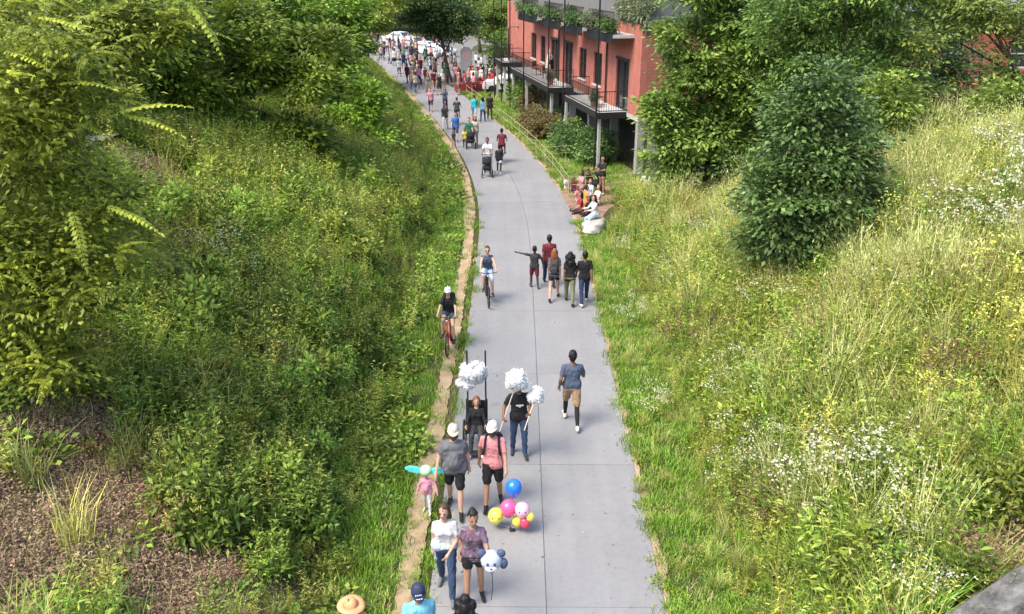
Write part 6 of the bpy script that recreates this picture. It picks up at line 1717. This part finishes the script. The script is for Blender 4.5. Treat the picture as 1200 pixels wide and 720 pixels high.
# red-covered tables with canopies
M_REDC = simple('red_tablecloth', (.24, .03, .035), .8, .15, 6)
for i, (px, py, w) in enumerate(((549, 108, 2.2), (562, 107, 2.2), (573, 103, 2.0), (585, 100, 2.0))):
    q_ = at_z(px, py, .02)
    t_ = empty('folding_table', tuple(q_), .3, 'table under a red cloth in the row by the parked cars', 'table', 'red covered tables')
    MB().box((0, 0, .74), (w, .8, .04), 0, bev=.01).build('tabletop', M_WHITE, t_)
    c_ = MB(); V_ = []; F_ = []
    for k in range(28):
        a = 2 * math.pi * k / 28; sx = np.clip(1.25 * math.cos(a), -1, 1) * (w / 2 + .02); sy = np.clip(1.25 * math.sin(a), -1, 1) * .42
        V_ += [[sx, sy, .768], [sx * (1.02 + .02 * (k % 2)), sy * (1.05 + .05 * (k % 2)), .12]]
        F_.append((2 * k, 2 * k + 1, (2 * k + 3) % 56, (2 * k + 2) % 56))
    F_.append(tuple(2 * k for k in range(28))); c_.add(V_, F_); c_.build('cloth', M_REDC, t_, angle=30)
    for sx in (-1, 1):
        for sy in (-1, 1): MB().tube([(sx * (w / 2 - .15), sy * .3, 0), (sx * (w / 2 - .15), sy * .3, .72)], .02, 5).build('leg', M_BLACK, t_)
def canopy(label, px, py, col, s=2.6, h=2.3):
    q = at_z(px, py, .02); e = empty('canopy_tent', tuple(q), .5, label, 'tent'); a = s / 2
    mb = MB(); mb.add([[-a, -a, h], [a, -a, h], [a, a, h], [-a, a, h], [0, 0, h + .7], [-a, -a, h - .22], [a, -a, h - .22], [a, a, h - .22], [-a, a, h - .22]], [(0, 1, 4), (1, 2, 4), (2, 3, 4), (3, 0, 4), (5, 6, 1, 0), (6, 7, 2, 1), (7, 8, 3, 2), (8, 5, 0, 3)])
    mb.build('canopy', cloth(col), e, smooth=False)
    for x in (-a, a):
        for y_ in (-a, a): MB().tube([(x * .98, y_ * .98, 0), (x * .98, y_ * .98, h)], .025, 6).build('pole', M_WHITE, e)
# lamp post
def lamp(label, px, py, h):
    q = at_z(px, py, 0); e = empty('lamp_post', tuple(q), 0, label, 'lamp post')
    MB().tube([(0, 0, -.2), (0, 0, .5), (0, 0, h)], [.10, .07, .045], 8).build('pole', M_BLACK, e)
    MB().tube([(0, 0, h), (.25, 0, h + .1), (.7, -.1, h + .12)], [.035, .03, .03], 6).build('arm', M_BLACK, e)
    MB().box((.85, -.1, h + .10), (.42, .18, .09), 0, bev=.03).build('lamp_head', M_BLACK, e)
lamp('black street lamp at the far end of the lawn', 596, 118, 5.5)
lamp('black street lamp standing in the far crowd', 490, 84, 5.0)

# ================================================================ the far crowd: eight body shapes, each person an individual
SHAPES = []
for i, (ps, bk, fem) in enumerate(((WALK_A, 'pants', False), (WALK_B, 'shorts', False), (STAND, 'pants', True), (WALK_A, 'short_shorts', True), (STAND, 'shorts', False), (WALK_B, 'skirt', True))):
    o_ = dict(top_kind='tee', bottom_kind=bk, fem=fem)
    mb, J, low = figure(ps, o_, .036, False)
    hm = hair_mb(J, 'bob' if fem else 'short', .03, 0)
    for m_ in (mb, hm): m_.v = [np.asarray(v) - np.array([0, 0, low]) for v in m_.v]
    SHAPES.append((mb.mesh('body', [M_WHITE] * 7), hm.mesh('hair', [M_WHITE]), bk))
crng = np.random.default_rng(404)
def crowd_person(pos, yaw, h, k, top, bot, skin, hair, label, group):
    bm, hm, bk = SHAPES[k]
    e = empty('person', tuple(pos), yaw, label, 'person', group); s = h / 1.75; e.scale = (s, s, s)
    b_ = link('body', bm, e); h_ = link('hair', hm, e)
    for i, m_ in enumerate((SKIN[skin], cmat(top), cmat(bot), cmat('charcoal'), cmat('black'), EYE, LIP)):
        b_.material_slots[i].link = 'OBJECT'; b_.material_slots[i].material = m_
    h_.material_slots[0].link = 'OBJECT'; h_.material_slots[0].material = HAIR[hair]
TOPS = ['white', 'black', 'grey', 'rose', 'navy', 'cream', 'maroon', 'paleblue', 'pink', 'charcoal', 'tan', 'white', 'green', 'red']
BOTS = ['charcoal', 'denim', 'black', 'tan', 'navy', 'grey']
BNAME = {'pants': 'trousers', 'shorts': 'shorts', 'short_shorts': 'short shorts', 'skirt': 'skirt'}
placed = []
def far_spot(tries, gen, dmin=.7):
    for _ in range(tries):
        q = gen()
        if all(np.hypot(q[0] - a[0], q[1] - a[1]) > dmin for a in placed): placed.append(q); return q
    return None
def g_path():
    y_ = 72 + 58 * crng.random() ** .9; q = path_pt(y_, crng.uniform(-1.7, 1.9)); return np.array([q[0], q[1], .03])
def g_plaza():
    y_ = crng.uniform(80, 118); q = path_pt(y_, crng.uniform(2.4, 7.5)); return np.array([q[0], q[1], .03])
def g_red():
    q = at_z(crng.uniform(533, 592), crng.uniform(97, 112), .03); return q
for gen, n_, where, tops in ((g_path, 78, 'on the crowded far stretch of path', TOPS), (g_plaza, 62, 'in the crowd beside the far path', TOPS), (g_red, 22, 'among the red covered tables', ['red', 'red', 'maroon', 'rose', 'white', 'pink', 'red'])):
    for i in range(n_):
        q_ = far_spot(30, gen)
        if q_ is None: continue
        k = int(crng.integers(0, len(SHAPES))); tp = tops[int(crng.integers(0, len(tops)))]; bt = BOTS[int(crng.integers(0, len(BOTS)))]
        child = crng.random() < .15
        lab = '%s in %s top and %s %s %s' % ('child' if child else 'person', tp.replace('paleblue', 'pale blue'), bt, BNAME[SHAPES[k][2]], where)
        crowd_person(q_, (0 if crng.random() < .55 else math.pi) + crng.normal(0, .4) + (.28 if gen is g_path else crng.normal(0, .8)), crng.uniform(1.05, 1.35) if child else crng.uniform(1.6, 1.86), k, tp, bt,
                     ['fair', 'tan', 'brown', 'fair'][int(crng.integers(0, 4))], ['brown', 'black', 'blonde', 'black'][int(crng.integers(0, 4))], lab, 'crowd ' + where)
# people up on the balcony
q_ = bp(s_at(660, 3.0), .8, F1 + .01)
person('person in black sitting out on the long balcony', q_, 60, 1.75, STAND, dict(top='black', bottom='cream', skin='tan', hair='brown'), vox=.03, detail=False)
ch = bp(s_at(655, 3.0), .9, F1 + .01)
c_ = empty('patio_umbrella', tuple(ch), 0, 'folded cream parasol leaning on the long balcony', 'parasol')
MB().tube([(0, 0, 0), (.15, .1, 1.0), (.25, .15, 1.9)], .025, 6).build('pole', M_WHITE, c_)
MB().tube([(.08, .05, .6), (.12, .08, .8), (.2, .13, 1.6), (.26, .16, 2.0)], [.05, .17, .12, .03], 10).build('folded_canopy', cloth('cream'), c_)

# household things on the balconies
def balcony_chair(label, s_, o_, rz):
    q = bp(s_, o_, F1 + .005); e = empty('balcony_chair', tuple(q), rz, label, 'chair')
    MB().box((0, 0, .43), (.46, .46, .04), 0, bev=.01).build('seat', M_FRAME, e)
    m_ = MB(); m_.box((0, .22, .72), (.46, .03, .36), 0, bev=.01); m_.build('backrest', M_FRAME, e)
    for x in (-.2, .2):
        for y_ in (-.2, .2): MB().tube([(x, y_, 0), (x, y_, .9 if y_ > 0 else .43)], .014, 5).build('leg', M_BLACK, e)
sA_ = s_at(712, 3.0)
balcony_chair('dark chair on the short balcony beside the glass door', sA_ - .4, .7, BROT + .5)
balcony_chair('dark chair on the long balcony near the standing person', s_at(650, 3.0), .6, BROT + 1.2)
balcony_chair('dark chair on the long balcony by the window end', s_at(640, 3.0), .7, BROT - 1.0)
def pot(label, s_, o_, k):
    q = bp(s_, o_, F1 + .005); e = empty('potted_plant', tuple(q), 0, label, 'plant')
    MB().tube([(0, 0, 0), (0, 0, .32), (0, 0, .34)], [.13, .18, .19], 12).build('pot', simple('terracotta', (.36, .15, .09), .8, .15, 8), e)
    f_ = link('foliage', HS[k], e, (0, 0, .25)); f_.scale = (.42, .42, .6)
pot('potted dark shrub at the corner of the short balcony', sA_ - 1.1, 1.15, 0)
pot('potted bronze shrub on the long balcony', s_at(668, 3.0) + .6, 1.1, 2)
